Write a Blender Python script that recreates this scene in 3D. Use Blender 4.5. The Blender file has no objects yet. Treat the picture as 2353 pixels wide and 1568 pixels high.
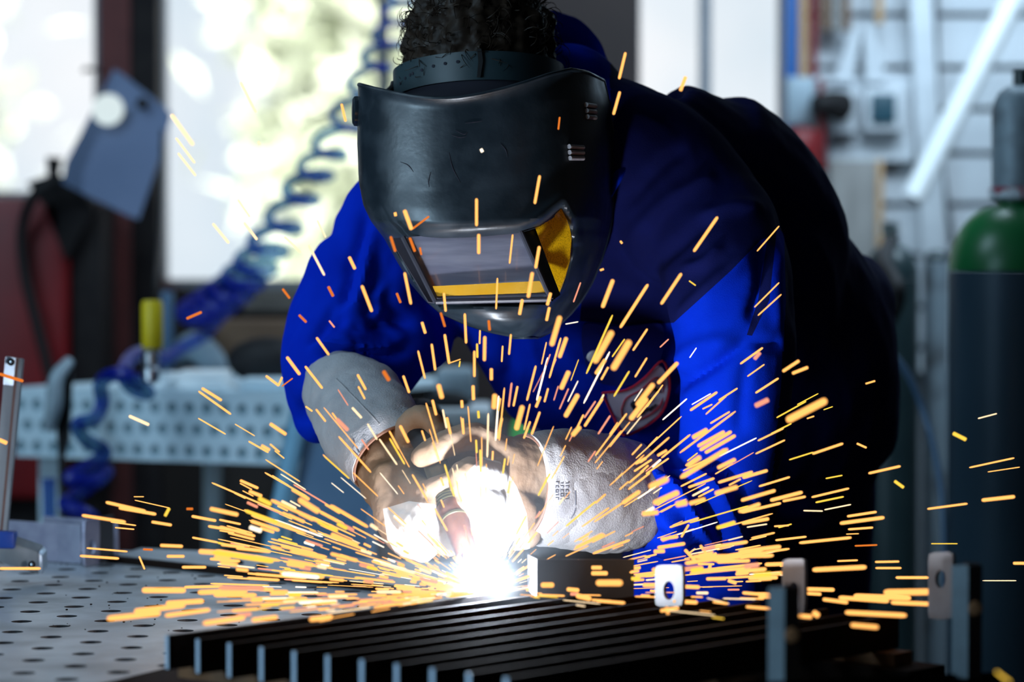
import bpy, bmesh, math, random
import numpy as np
from mathutils import Vector, Matrix, noise

S = bpy.context.scene
C = S.collection
PI = math.pi

# ------------------------------------------------------------------ camera, world, lights, exposure
CAMZ = 1.344
TILT = math.radians(1.66)
FPX = 2353 * 105 / 36.0
cam_d = bpy.data.cameras.new('camera')
cam = bpy.data.objects.new('camera', cam_d)
C.objects.link(cam)
cam.location = (0, 0, CAMZ)
cam.rotation_euler = (PI / 2 - TILT, 0, 0)
cam_d.lens = 105
cam_d.sensor_width = 36
cam_d.clip_start = 0.05
cam_d.clip_end = 200
cam_d.dof.use_dof = True
cam_d.dof.focus_distance = 3.68
cam_d.dof.aperture_fstop = 2.8
S.camera = cam

S.view_settings.view_transform = 'Standard'
S.view_settings.look = 'None'
S.view_settings.exposure = 0.0
S.view_settings.gamma = 1.0
S.view_settings.use_curve_mapping = False
try:
    S.cycles.use_denoising = True
    S.cycles.denoiser = 'OPENIMAGEDENOISE'
    S.cycles.sample_clamp_indirect = 4.0
    S.cycles.max_bounces = 8
    S.cycles.caustics_reflective = False
    S.cycles.caustics_refractive = False
except Exception:
    pass

world = bpy.data.worlds.new('sky')
S.world = world
world.use_nodes = True
wn = world.node_tree
wn.nodes.clear()
w_out = wn.nodes.new('ShaderNodeOutputWorld')
w_bg = wn.nodes.new('ShaderNodeBackground')
w_tc = wn.nodes.new('ShaderNodeTexCoord')
w_ns = wn.nodes.new('ShaderNodeTexNoise')
w_ns.inputs['Scale'].default_value = 6.0
w_ns.inputs['Detail'].default_value = 4.0
w_rp = wn.nodes.new('ShaderNodeValToRGB')
w_rp.color_ramp.elements[0].position = 0.35
w_rp.color_ramp.elements[0].color = (0.52, 0.68, 0.80, 1)
w_rp.color_ramp.elements[1].position = 0.62
w_rp.color_ramp.elements[1].color = (0.95, 0.97, 1.0, 1)
wn.links.new(w_tc.outputs['Generated'], w_ns.inputs['Vector'])
wn.links.new(w_ns.outputs['Fac'], w_rp.inputs['Fac'])
wn.links.new(w_rp.outputs['Color'], w_bg.inputs['Color'])
w_bg.inputs['Strength'].default_value = 1.15
wn.links.new(w_bg.outputs['Background'], w_out.inputs['Surface'])


def lamp(name, kind, loc, energy, color, rot=(0, 0, 0), **kw):
    d = bpy.data.lights.new(name, kind)
    d.energy = energy
    d.color = color
    for k, v in kw.items():
        setattr(d, k, v)
    o = bpy.data.objects.new(name, d)
    C.objects.link(o)
    o.location = loc
    o.rotation_euler = rot
    return o


# the sun stands behind the building; its roof keeps the workshop itself in shade
sun = lamp('sun', 'SUN', (0, -10, 20), 13.0, (1.0, 0.96, 0.88), (math.radians(42), 0, math.radians(-8)), angle=0.02)
# daylight through the big window in the left wall
day_left = lamp('daylight_left', 'AREA', (-2.72, 1.3, 1.75), 105.0, (0.50, 0.77, 1.0), (0, math.radians(-90), 0),
                shape='RECTANGLE', size=1.3, size_y=2.2)
# unseen area light above the back right corner, added for the boarded wall
wall_light = lamp('unseen_wall_light', 'AREA', (1.1, 5.6, 2.9), 60.0, (0.62, 0.82, 1.0),
                (math.radians(38), 0, 0), shape='RECTANGLE', size=1.4, size_y=0.7)

bench_fill = lamp('bench_fill_light', 'AREA', (-1.7, 4.3, 3.0), 40.0, (0.55, 0.80, 1.0),
                 (math.radians(35), 0, 0), shape='RECTANGLE', size=1.4, size_y=0.7)  # unseen area light added to brighten the perforated bench
# the glow that the two dense fans of burning sparks give off
spark_light_l = lamp('spark_glow_left', 'POINT', (-.25, 3.50, .975), 0.75, (1.0, 0.60, 0.32), shadow_soft_size=.07)
spark_light_r = lamp('spark_glow_right', 'POINT', (.22, 3.32, 1.03), 0.35, (1.0, 0.50, 0.14), shadow_soft_size=.07)

# ------------------------------------------------------------------ helpers


def W(px, py, d):
    """world point seen at photo position (px, py) at distance d along the floor"""
    u = (px - 1176.5) / FPX
    v = (784 - py) / FPX
    y = math.cos(TILT) + v * math.sin(TILT)
    z = -math.sin(TILT) + v * math.cos(TILT)
    k = d / y
    return Vector((u * k, d, CAMZ + z * k))


def onplane(px, py, z):
    u = (px - 1176.5) / FPX
    v = (784 - py) / FPX
    y = math.cos(TILT) + v * math.sin(TILT)
    zz = -math.sin(TILT) + v * math.cos(TILT)
    k = (z - CAMZ) / zz
    return Vector((u * k, y * k, z))


WLOC = {}


def wloc(o):
    return WLOC.get(o.name, Vector((0, 0, 0)))


def thing(name, label, cat, loc, group=None):
    o = bpy.data.objects.new(name, None)
    C.objects.link(o)
    o.empty_display_size = 0.05
    o.location = Vector(loc)
    WLOC[o.name] = Vector(loc)
    o['label'] = label
    o['category'] = cat
    if group:
        o['group'] = group
    return o


def obj(name, bm, m, parent=None, smooth=True, loc=None):
    me = bpy.data.meshes.new(name)
    if isinstance(bm, bpy.types.Mesh):
        me = bm
        me.name = name
    else:
        bmesh.ops.recalc_face_normals(bm, faces=bm.faces[:])
        bm.to_mesh(me)
        bm.free()
    o = bpy.data.objects.new(name, me)
    C.objects.link(o)
    if parent is not None:
        base = wloc(parent)
    elif loc is not None:
        base = Vector(loc)
    else:
        co = np.empty(len(me.vertices) * 3)
        me.vertices.foreach_get('co', co)
        co = co.reshape(-1, 3)
        base = Vector(((co[:, 0].min() + co[:, 0].max()) / 2, (co[:, 1].min() + co[:, 1].max()) / 2, co[:, 2].min()))
    me.transform(Matrix.Translation(-base))
    WLOC[o.name] = base.copy()
    if parent is not None:
        o.parent = parent
    else:
        o.location = base
    if m is not None:
        for mm in (m if isinstance(m, (list, tuple)) else [m]):
            me.materials.append(mm)
    if smooth:
        me.polygons.foreach_set('use_smooth', [True] * len(me.polygons))
        try:
            me.set_sharp_from_angle(angle=math.radians(38))
        except Exception:
            pass
    me.update()
    return o


def tag(o, label, cat, group=None, kind=None):
    o['label'] = label
    o['category'] = cat
    if group:
        o['group'] = group
    if kind:
        o['kind'] = kind
    return o


def struct(name, bm, m, parent=None, smooth=False):
    o = obj(name, bm, m, parent, smooth)
    if parent is None:
        o['kind'] = 'structure'
    return o


def bevel(bm, w, seg=2):
    bmesh.ops.bevel(bm, geom=bm.edges[:], offset=w, segments=seg, affect='EDGES', profile=0.5)


def add_box(bm, c, s, rot=None):
    """box centred at c with full sizes s"""
    r = bmesh.ops.create_cube(bm, size=1.0)
    M = Matrix.Translation(Vector(c)) @ (rot.to_4x4() if rot is not None else Matrix.Identity(4)) @ Matrix.Diagonal((s[0], s[1], s[2], 1))
    bmesh.ops.transform(bm, matrix=M, verts=r['verts'])
    return r['verts']


def box(c, s, rot=None, bev=0.0):
    bm = bmesh.new()
    add_box(bm, c, s, rot)
    if bev > 0:
        bevel(bm, bev)
    return bm


def span(lo, hi, bev=0.0):
    c = [(a + b) / 2 for a, b in zip(lo, hi)]
    s = [abs(b - a) for a, b in zip(lo, hi)]
    return box(c, s, None, bev)


def frame_from(z, hint=Vector((0, 0, 1))):
    z = z.normalized()
    if abs(z.dot(hint)) > 0.97:
        hint = Vector((0, 1, 0)) if abs(z.y) < 0.9 else Vector((1, 0, 0))
    x = hint.cross(z).normalized()
    y = z.cross(x)
    return x, y, z


def add_rings(bm, rings, close=True, cap=True):
    vs = [[bm.verts.new(p) for p in r] for r in rings]
    n = len(vs[0])
    for a, b in zip(vs[:-1], vs[1:]):
        for i in range(n if close else n - 1):
            j = (i + 1) % n
            bm.faces.new((a[i], a[j], b[j], b[i]))
    if cap and close:
        bm.faces.new(vs[0][::-1])
        bm.faces.new(vs[-1])
    return vs


def smooth_pts(pts, n):
    """Catmull-Rom through rows of numbers"""
    P = [np.array(p, float) for p in pts]
    if len(P) < 3:
        return [P[0] + (P[-1] - P[0]) * t for t in np.linspace(0, 1, n)]
    P = [2 * P[0] - P[1]] + P + [2 * P[-1] - P[-2]]
    m = len(P) - 3
    out = []
    for t in np.linspace(0, m, n):
        i = min(int(t), m - 1)
        f = t - i
        a, b, c, d = P[i:i + 4]
        out.append(0.5 * ((2 * b) + (-a + c) * f + (2 * a - 5 * b + 4 * c - d) * f * f + (-a + 3 * b - 3 * c + d) * f ** 3))
    return out


def add_tube(bm, pts, r, n=10, steps=None, cap=True):
    """tube along points; r a number or one per point"""
    rs = r if isinstance(r, (list, tuple)) else [r] * len(pts)
    rows = [(*p, q) for p, q in zip(pts, rs)]
    if steps:
        rows = smooth_pts(rows, steps)
    P = [Vector(q[:3]) for q in rows]
    R = [float(q[3]) for q in rows]
    rings = []
    x = None
    for i, p in enumerate(P):
        t = (P[min(i + 1, len(P) - 1)] - P[max(i - 1, 0)])
        if t.length < 1e-9:
            t = Vector((0, 0, 1))
        t.normalize()
        if x is None:
            x, y, _ = frame_from(t)
        else:
            x = (x - t * x.dot(t))
            if x.length < 1e-6:
                x, y, _ = frame_from(t)
            x.normalize()
        y = t.cross(x)
        rings.append([p + x * (math.cos(a) * R[i]) + y * (math.sin(a) * R[i]) for a in [2 * PI * k / n for k in range(n)]])
    add_rings(bm, rings, True, cap)


def tube(pts, r, n=10, steps=None):
    bm = bmesh.new()
    add_tube(bm, pts, r, n, steps)
    return bm


def add_cyl(bm, a, b, r, r2=None, n=20):
    add_tube(bm, [Vector(a), Vector(b)], [r, r if r2 is None else r2], n)


def cyl(a, b, r, r2=None, n=20, bev=0.0):
    bm = bmesh.new()
    add_cyl(bm, a, b, r, r2, n)
    return bm


def add_lathe(bm, prof, base, axis=Vector((0, 0, 1)), n=32):
    """profile rows (radius, height) turned about axis through base"""
    x, y, z = frame_from(Vector(axis))
    rings = []
    for r, h in prof:
        r = max(r, 0.0004)
        rings.append([Vector(base) + z * h + x * (r * math.cos(2 * PI * k / n)) + y * (r * math.sin(2 * PI * k / n)) for k in range(n)])
    add_rings(bm, rings)


def lathe(prof, base, axis=Vector((0, 0, 1)), n=32):
    bm = bmesh.new()
    add_lathe(bm, prof, base, axis, n)
    return bm


def add_prism(bm, poly, depth):
    """closed polygon of world points pushed along the vector depth"""
    a = [bm.verts.new(Vector(p)) for p in poly]
    b = [bm.verts.new(Vector(p) + Vector(depth)) for p in poly]
    n = len(a)
    bm.faces.new(a)
    bm.faces.new(b[::-1])
    for i in range(n):
        j = (i + 1) % n
        bm.faces.new((a[i], b[i], b[j], a[j]))


def prism(poly, depth, bev=0.0):
    bm = bmesh.new()
    add_prism(bm, poly, depth)
    if bev:
        bevel(bm, bev, 2)
    return bm


def ball(c, r, seg=20, sc=(1, 1, 1)):
    bm = bmesh.new()
    add_ball(bm, c, r, seg, sc)
    return bm


def add_ball(bm, c, r, seg=20, sc=(1, 1, 1)):
    q = bmesh.ops.create_uvsphere(bm, u_segments=seg, v_segments=max(6, seg // 2), radius=r)
    bmesh.ops.transform(bm, matrix=Matrix.Translation(Vector(c)) @ Matrix.Diagonal((*sc, 1)), verts=q['verts'])


def plate_with_hole(o, ux, uy, w, h, hc, hr, t, n=28, corner=0.006):
    """flat plate: corner o, unit axes ux, uy, size w x h, hole centre hc (in plate units), radius hr, thickness t"""
    bm = bmesh.new()
    nz = ux.cross(uy).normalized()
    ang = [2 * PI * (k + 0.5) / n for k in range(n)]
    inner, outer = [], []
    for a in ang:
        cx_, cy_ = math.cos(a), math.sin(a)
        inner.append((hc[0] + hr * cx_, hc[1] + hr * cy_))
        ts = []
        if cx_ > 1e-6: ts.append((w - hc[0]) / cx_)
        if cx_ < -1e-6: ts.append((0 - hc[0]) / cx_)
        if cy_ > 1e-6: ts.append((h - hc[1]) / cy_)
        if cy_ < -1e-6: ts.append((0 - hc[1]) / cy_)
        tt = min(ts)
        outer.append([hc[0] + tt * cx_, hc[1] + tt * cy_])
    for (qx, qy) in ((0, 0), (w, 0), (w, h), (0, h)):
        k = min(range(n), key=lambda i: (outer[i][0] - qx) ** 2 + (outer[i][1] - qy) ** 2)
        outer[k] = [qx + (corner * 0.3 if qx == 0 else -corner * 0.3), qy + (corner * 0.3 if qy == 0 else -corner * 0.3)]
    def P(q, z):
        return Vector(o) + ux * q[0] + uy * q[1] + nz * z
    L = []
    for z in (-t / 2, t / 2):
        L.append([bm.verts.new(P(q, z)) for q in inner])
        L.append([bm.verts.new(P(q, z)) for q in outer])
    for i in range(n):
        j = (i + 1) % n
        bm.faces.new((L[0][i], L[0][j], L[1][j], L[1][i]))
        bm.faces.new((L[2][i], L[3][i], L[3][j], L[2][j]))
        bm.faces.new((L[0][i], L[2][i], L[2][j], L[0][j]))
        bm.faces.new((L[1][i], L[1][j], L[3][j], L[3][i]))
    return bm


# ------------------------------------------------------------------ materials
MATS = {}


def mat(name, col, rough=0.6, metal=0.0, col2=None, nscale=30.0, ndetail=5.0, lo=0.35, hi=0.65, bump=0.0, bscale=None,
        spec=0.5, sheen=0.0, stretch=None, rough2=None, coat=0.0):
    m = bpy.data.materials.new(name)
    m.use_nodes = True
    nt = m.node_tree
    b = nt.nodes['Principled BSDF']
    b.inputs['Base Color'].default_value = (*col, 1)
    b.inputs['Roughness'].default_value = rough
    b.inputs['Metallic'].default_value = metal
    b.inputs['Specular IOR Level'].default_value = spec
    if coat:
        b.inputs['Coat Weight'].default_value = coat
    if sheen:
        b.inputs['Sheen Weight'].default_value = sheen
    tc = nt.nodes.new('ShaderNodeTexCoord')
    src = tc.outputs['Object']
    if stretch:
        mp = nt.nodes.new('ShaderNodeMapping')
        mp.inputs['Scale'].default_value = stretch
        nt.links.new(src, mp.inputs['Vector'])
        src = mp.outputs['Vector']
    ns = nt.nodes.new('ShaderNodeTexNoise')
    ns.inputs['Scale'].default_value = nscale
    ns.inputs['Detail'].default_value = ndetail
    nt.links.new(src, ns.inputs['Vector'])
    if col2 is not None:
        rp = nt.nodes.new('ShaderNodeValToRGB')
        rp.color_ramp.elements[0].position = lo
        rp.color_ramp.elements[0].color = (*col, 1)
        rp.color_ramp.elements[1].position = hi
        rp.color_ramp.elements[1].color = (*col2, 1)
        nt.links.new(ns.outputs['Fac'], rp.inputs['Fac'])
        nt.links.new(rp.outputs['Color'], b.inputs['Base Color'])
    if rough2 is not None:
        mr = nt.nodes.new('ShaderNodeMapRange')
        mr.inputs['From Min'].default_value = lo
        mr.inputs['From Max'].default_value = hi
        mr.inputs['To Min'].default_value = rough
        mr.inputs['To Max'].default_value = rough2
        nt.links.new(ns.outputs['Fac'], mr.inputs['Value'])
        nt.links.new(mr.outputs['Result'], b.inputs['Roughness'])
    if bump:
        n2 = nt.nodes.new('ShaderNodeTexNoise')
        n2.inputs['Scale'].default_value = bscale or nscale * 4
        n2.inputs['Detail'].default_value = 4.0
        nt.links.new(src, n2.inputs['Vector'])
        bp = nt.nodes.new('ShaderNodeBump')
        bp.inputs['Strength'].default_value = bump
        bp.inputs['Distance'].default_value = 0.002
        nt.links.new(n2.outputs['Fac'], bp.inputs['Height'])
        nt.links.new(bp.outputs['Normal'], b.inputs['Normal'])
    MATS[name] = m
    return m


def glow(name, col, strength):
    m = bpy.data.materials.new(name)
    m.use_nodes = True
    nt = m.node_tree
    nt.nodes.clear()
    o = nt.nodes.new('ShaderNodeOutputMaterial')
    e = nt.nodes.new('ShaderNodeEmission')
    tc = nt.nodes.new('ShaderNodeTexCoord')
    ns = nt.nodes.new('ShaderNodeTexNoise')
    ns.inputs['Scale'].default_value = 3.0
    mx = nt.nodes.new('ShaderNodeMixRGB')
    mx.blend_type = 'MIX'
    mx.inputs['Color1'].default_value = (col[0], col[1] * 0.92, col[2] * 0.8, 1)
    mx.inputs['Color2'].default_value = (col[0], min(1, col[1] * 1.08), min(1, col[2] * 1.2), 1)
    nt.links.new(tc.outputs['Object'], ns.inputs['Vector'])
    nt.links.new(ns.outputs['Fac'], mx.inputs['Fac'])
    nt.links.new(mx.outputs['Color'], e.inputs['Color'])
    e.inputs['Strength'].default_value = strength
    nt.links.new(e.outputs['Emission'], o.inputs['Surface'])
    try:
        m.cycles.emission_sampling = 'NONE'
    except Exception:
        pass
    return m


def pane_glass(name, tint=(1, 1, 1), gloss=0.06, rough=0.0):
    m = bpy.data.materials.new(name)
    m.use_nodes = True
    nt = m.node_tree
    nt.nodes.clear()
    o = nt.nodes.new('ShaderNodeOutputMaterial')
    t = nt.nodes.new('ShaderNodeBsdfTransparent')
    t.inputs['Color'].default_value = (*tint, 1)
    g = nt.nodes.new('ShaderNodeBsdfGlossy')
    g.inputs['Roughness'].default_value = rough
    tc = nt.nodes.new('ShaderNodeTexCoord')
    ns = nt.nodes.new('ShaderNodeTexNoise')
    ns.inputs['Scale'].default_value = 4.0
    mr = nt.nodes.new('ShaderNodeMapRange')
    mr.inputs['To Min'].default_value = gloss * 0.6
    mr.inputs['To Max'].default_value = gloss * 1.4
    mx = nt.nodes.new('ShaderNodeMixShader')
    nt.links.new(tc.outputs['Object'], ns.inputs['Vector'])
    nt.links.new(ns.outputs['Fac'], mr.inputs['Value'])
    nt.links.new(mr.outputs['Result'], mx.inputs['Fac'])
    nt.links.new(t.outputs['BSDF'], mx.inputs[1])
    nt.links.new(g.outputs['BSDF'], mx.inputs[2])
    nt.links.new(mx.outputs['Shader'], o.inputs['Surface'])
    return m


M_wall_dark = mat('dark_plaster', (0.016, 0.012, 0.011), 0.9, 0, (0.026, 0.02, 0.017), 8)
M_white_board = mat('white_painted_board', (0.50, 0.53, 0.56), 0.7, 0, (0.60, 0.63, 0.66), 5, bump=0.1, stretch=(0.3, 1, 2))
M_gap = mat('board_gap', (0.10, 0.11, 0.12), 0.9)
M_brown_steel = mat('red_brown_steel', (0.075, 0.013, 0.012), 0.7, 0, (0.10, 0.019, 0.017), 12)
M_dark_steel = mat('dark_painted_steel', (0.010, 0.008, 0.009), 0.7, 0, (0.016, 0.013, 0.013), 20, spec=0.15)
M_concrete = mat('concrete_floor', (0.022, 0.022, 0.024), 0.75, 0, (0.036, 0.035, 0.034), 3, bump=0.2)
M_ceiling = mat('ceiling_panel', (0.10, 0.10, 0.10), 0.9, 0, (0.13, 0.13, 0.13), 4)
M_window_frame = mat('window_frame_paint', (0.20, 0.22, 0.25), 0.6, 0, (0.25, 0.27, 0.30), 10)
M_glass = pane_glass('window_glass')
M_sill = mat('weathered_sill', (0.09, 0.08, 0.07), 0.8, 0, (0.14, 0.125, 0.11), 15, stretch=(1, 4, 4))
M_blue_hose = mat('blue_hose_plastic', (0.004, 0.012, 0.30), 0.35, 0, (0.006, 0.02, 0.36), 20)
_nt = M_blue_hose.node_tree
_tr = _nt.nodes.new('ShaderNodeBsdfTransparent')
_tr.inputs['Color'].default_value = (0.55, 0.78, 0.88, 1)
_mx = _nt.nodes.new('ShaderNodeMixShader')
_mx.inputs['Fac'].default_value = 0.5
_nt.links.new(_nt.nodes['Principled BSDF'].outputs['BSDF'], _mx.inputs[1])
_nt.links.new(_tr.outputs['BSDF'], _mx.inputs[2])
_nt.links.new(_mx.outputs['Shader'], _nt.nodes['Material Output'].inputs['Surface'])
M_yellow = mat('yellow_plastic', (0.62, 0.46, 0.005), 0.45, 0, (0.68, 0.52, 0.01), 20)
M_chrome = mat('bright_fitting_metal', (0.6, 0.65, 0.7), 0.3, 1.0, (0.5, 0.55, 0.6), 30)
M_red_paint = mat('dark_red_paint', (0.15, 0.002, 0.004), 0.5, 0, (0.19, 0.003, 0.006), 9)
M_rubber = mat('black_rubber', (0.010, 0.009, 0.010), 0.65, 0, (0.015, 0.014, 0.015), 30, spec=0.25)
M_paper = mat('grey_blue_paper', (0.11, 0.15, 0.25), 0.85, 0, (0.14, 0.18, 0.29), 6)
M_white = mat('white_plastic', (0.88, 0.90, 0.90), 0.5, 0, (0.84, 0.87, 0.88), 12)
M_wood = mat('brown_wood', (0.13, 0.075, 0.045), 0.7, 0, (0.19, 0.115, 0.07), 6, stretch=(1, 1, 8), bump=0.2)
M_tan_wood = mat('tan_wood', (0.50, 0.31, 0.16), 0.7, 0, (0.42, 0.25, 0.12), 6, stretch=(8, 1, 1), bump=0.1)
M_grey_wood = mat('weathered_grey_wood', (0.20, 0.19, 0.18), 0.85, 0, (0.29, 0.28, 0.265), 5, stretch=(5, 1, 1))
M_blue_panel = mat('blue_panel_paint', (0.005, 0.07, 0.26), 0.5, 0, (0.007, 0.09, 0.30), 6)
M_cardboard = mat('brown_cardboard', (0.10, 0.055, 0.03), 0.85, 0, (0.13, 0.075, 0.042), 8)
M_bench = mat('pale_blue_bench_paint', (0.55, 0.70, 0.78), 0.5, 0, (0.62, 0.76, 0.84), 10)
M_slate = mat('slate_blue_steel', (0.055, 0.115, 0.20), 0.45, 0.2, (0.075, 0.14, 0.23), 5)
M_tank_grey = mat('cylinder_grey_paint', (0.022, 0.048, 0.072), 0.4, 0.1, (0.032, 0.062, 0.09), 7, stretch=(1, 1, 0.4), spec=0.3)
M_tank_green = mat('cylinder_green_paint', (0.004, 0.12, 0.03), 0.35, 0, (0.006, 0.16, 0.042), 7)
M_tank_dark = mat('cylinder_dark_paint', (0.012, 0.026, 0.030), 0.35, 0.1, (0.02, 0.038, 0.042), 7)
M_cap_grey = mat('pale_cap_paint', (0.26, 0.33, 0.38), 0.5, 0.2, (0.10, 0.11, 0.12), 14, lo=0.5, hi=0.72)
M_teal = mat('teal_socket_face', (0.01, 0.05, 0.075), 0.5, 0, (0.015, 0.065, 0.09), 20)
M_foliage = mat('summer_foliage', (0.60, 0.66, 0.50), 0.6, 0, (0.72, 0.76, 0.66), 2)
M_bark = mat('bark', (0.08, 0.06, 0.045), 0.9, 0, (0.12, 0.09, 0.07), 10, bump=0.4)
M_yard = mat('pale_gravel', (0.60, 0.60, 0.58), 0.9, 0, (0.72, 0.72, 0.70), 2)
M_table = mat('welding_table_steel', (0.46, 0.50, 0.55), 0.30, 0.45, (0.26, 0.27, 0.29), 9, 8, 0.40, 0.68, bump=0.08, bscale=60, rough2=0.48)
M_plate = mat('smooth_plate_steel', (0.44, 0.48, 0.54), 0.34, 0.4, (0.32, 0.35, 0.39), 6, 6, bump=0.05, bscale=90)
M_black_iron = mat('black_mill_scale_iron', (0.006, 0.0045, 0.0045), 0.85, 0.0, (0.014, 0.008, 0.006), 14, 6, bump=0.15, bscale=120, spec=0.08)
M_cut_edge = mat('freshly_cut_steel_edge', (0.45, 0.55, 0.65), 0.4, 0.6, (0.36, 0.45, 0.55), 40)
M_stop_edge = mat('dull_stop_edge_steel', (0.055, 0.085, 0.105), 0.55, 0.2, (0.04, 0.062, 0.078), 40)
M_rust = mat('rusty_flat_iron', (0.16, 0.065, 0.018), 0.8, 0.1, (0.085, 0.04, 0.015), 16)
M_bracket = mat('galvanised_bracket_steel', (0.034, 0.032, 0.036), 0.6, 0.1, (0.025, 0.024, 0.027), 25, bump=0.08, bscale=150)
M_bracket_far = mat('paler_galvanised_steel', (0.13, 0.118, 0.122), 0.6, 0.1, (0.095, 0.086, 0.09), 25, bump=0.08, bscale=150)  # paler copy of the bracket steel, making up for weak arc light
M_channel = mat('spotted_galvanised_steel', (0.24, 0.24, 0.33), 0.5, 0.4, (0.34, 0.34, 0.43), 34, 6, bump=0.1, bscale=140)
M_clamp_steel = mat('ground_clamp_steel', (0.22, 0.26, 0.29), 0.5, 0.3, (0.15, 0.18, 0.21), 24, stretch=(1, 1, 0.2), rough2=0.6)
M_clamp_blue = mat('clamp_blue_paint', (0.01, 0.045, 0.28), 0.45, 0, (0.013, 0.06, 0.33), 16)
M_brown_enamel = mat('brown_clamp_groove', (0.10, 0.055, 0.05), 0.6, 0.3, (0.14, 0.08, 0.07), 30)
# ------------------------------------------------------------------ the room
X0, X1, Y0, Y1, ZC = -2.8, 2.6, -1.6, 7.1, 3.1
TZ = 0.90                                              # welding table top
TOPZ = 0.95                                            # top of the flat bars on it


def X(px, d): return W(px, 600, d).x
def Z(py, d): return W(1176, py, d).z


struct('floor', span((X0 - .2, Y0 - .2, -0.1), (X1 + .2, Y1 + .2, 0)), M_concrete)
struct('ceiling', span((X0 - .2, Y0 - .2, ZC), (X1 + .2, Y1 + .2, ZC + .1)), M_ceiling)
struct('wall_front', span((X0 - .2, Y0 - .2, 0), (X1 + .2, Y0, ZC)), M_wall_dark)
struct('wall_right', span((X1, Y0, 0), (X1 + .2, Y1 + .2, ZC)), M_wall_dark)

# left wall with its window opening
bm = bmesh.new()
for lo, hi in (((X0 - .2, Y0, 0), (X0, .1, ZC)), ((X0 - .2, 2.5, 0), (X0, Y1 + .2, ZC)),
               ((X0 - .2, .1, 0), (X0, 2.5, 1.0)), ((X0 - .2, .1, 2.5), (X0, 2.5, ZC))):
    add_box(bm, [(a + b) / 2 for a, b in zip(lo, hi)], [b - a for a, b in zip(lo, hi)])
struct('wall_left', bm, M_wall_dark)

# back wall with three window openings
DW = Y1
wins = [(X(-260, DW), X(236, DW), Z(462, DW)), (X(358, DW), X(1030, DW), Z(664, DW)), (X(1450, DW), X(1812, DW), Z(664, DW))]
ZT = 2.55
bm = bmesh.new()
xs = [X0] + [v for w_ in wins for v in w_[:2]] + [X1]
for i in range(0, len(xs), 2):
    add_box(bm, ((xs[i] + xs[i + 1]) / 2, DW + .1, ZC / 2), (xs[i + 1] - xs[i], .2, ZC))
for a, b, zb in wins:
    add_box(bm, ((a + b) / 2, DW + .1, zb / 2), (b - a, .2, zb))
    add_box(bm, ((a + b) / 2, DW + .1, (ZT + ZC) / 2), (b - a, .2, ZC - ZT))
struct('wall_back', bm, M_wall_dark)


def window(n, a, b, zb, muntins, yy):
    bm = bmesh.new()
    t = 0.022
    for lo, hi in (((a, yy, zb), (a + t, yy + .06, ZT)), ((b - t, yy, zb), (b, yy + .06, ZT)),
                   ((a + t, yy, zb), (b - t, yy + .06, zb + t)), ((a + t, yy, ZT - t), (b - t, yy + .06, ZT))):
        add_box(bm, [(p + q) / 2 for p, q in zip(lo, hi)], [q - p for p, q in zip(lo, hi)])
    for m_ in muntins:
        add_box(bm, (m_, yy + .03, (zb + ZT) / 2), (0.028, .05, ZT - zb - 2 * t))
    w_ = struct('window_%d' % n, bm, M_window_frame)
    obj('window_pane', span((a + t, yy + .028, zb + t), (b - t, yy + .034, ZT - t)), M_glass, w_, False)
    return w_


window(1, *wins[0], [], DW + .02)
window(2, *wins[1], [X(879, DW)], DW + .02)
window(3, *wins[2], [X(1622, DW)], DW + .02)
# left wall window
bm = bmesh.new()
for lo, hi in (((X0 - .12, .1, 1.0), (X0 - .06, .15, 2.5)), ((X0 - .12, 2.45, 1.0), (X0 - .06, 2.5, 2.5)),
               ((X0 - .12, .15, 1.0), (X0 - .06, 2.45, 1.05)), ((X0 - .12, .15, 2.45), (X0 - .06, 2.45, 2.5)), ((X0 - .12, 1.28, 1.05), (X0 - .06, 1.32, 2.45))):
    add_box(bm, [(p + q) / 2 for p, q in zip(lo, hi)], [q - p for p, q in zip(lo, hi)])
w4 = struct('window_4', bm, M_window_frame)
obj('window_pane', span((X0 - .095, .15, 1.05), (X0 - .09, 2.45, 2.45)), M_glass, w4, False)

# rounded plaster corner at the foot of the middle window, and its sill
a, b, zb = wins[1]
r = 0.075
poly = [Vector((a, DW - .005, zb))] + [Vector((a + r - r * math.cos(t), DW - .005, zb + r - r * math.sin(t))) for t in np.linspace(0, PI / 2, 9)]
struct('trim_1', prism(poly, (0, .05, 0)), M_brown_steel)
struct('trim_2', span((X(560, 7.0), 6.96, Z(716, 7.0)), (X(1035, 7.0), DW + .0, Z(668, 7.0)), .004), M_sill)
# steel building columns in front of the back wall
DC = 6.75
struct('trim_3', span((X(230, DC), DC, 0), (X(300, DC), DC + .07, ZC)), M_brown_steel)
struct('trim_4', span((X(298, DC), DC + .012, 0), (X(361, DC), DC + .12, ZC)), M_dark_steel)
struct('trim_5', span((X(1012, DC), DC, 0), (X(1468, DC), DC + .16, ZC)), mat('dark_brown_column_paint', (0.014, 0.006, 0.005), 0.7, 0, (0.022, 0.010, 0.008), 4))

# white boarded wall at the back right
bm = bmesh.new()
xa, xb = X(1838, 7.04), X1 - 0.002
zs = [Z(v, 7.04) for v in (862, 800, 706, 588, 470, 352, 250, 154, 33)] + [2.30, 2.42, 2.54, 2.66, 2.78, 2.9, 3.02]
for z0, z1 in zip(zs[:-1], zs[1:]):
    add_box(bm, ((xa + xb) / 2, 7.07, (z0 + z1) / 2), (xb - xa, .03, z1 - z0 - 0.014))
wb = struct('wall_boards', bm, M_white_board)
struct('trim_6', span((xa, 7.086, 0), (xb, 7.099, 3.05)), M_gap)

# ------------------------------------------------------------------ outside
struct('ground_yard', span((-14, DW + .25, -0.25), (14, 60, -0.15)), M_yard)


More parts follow.
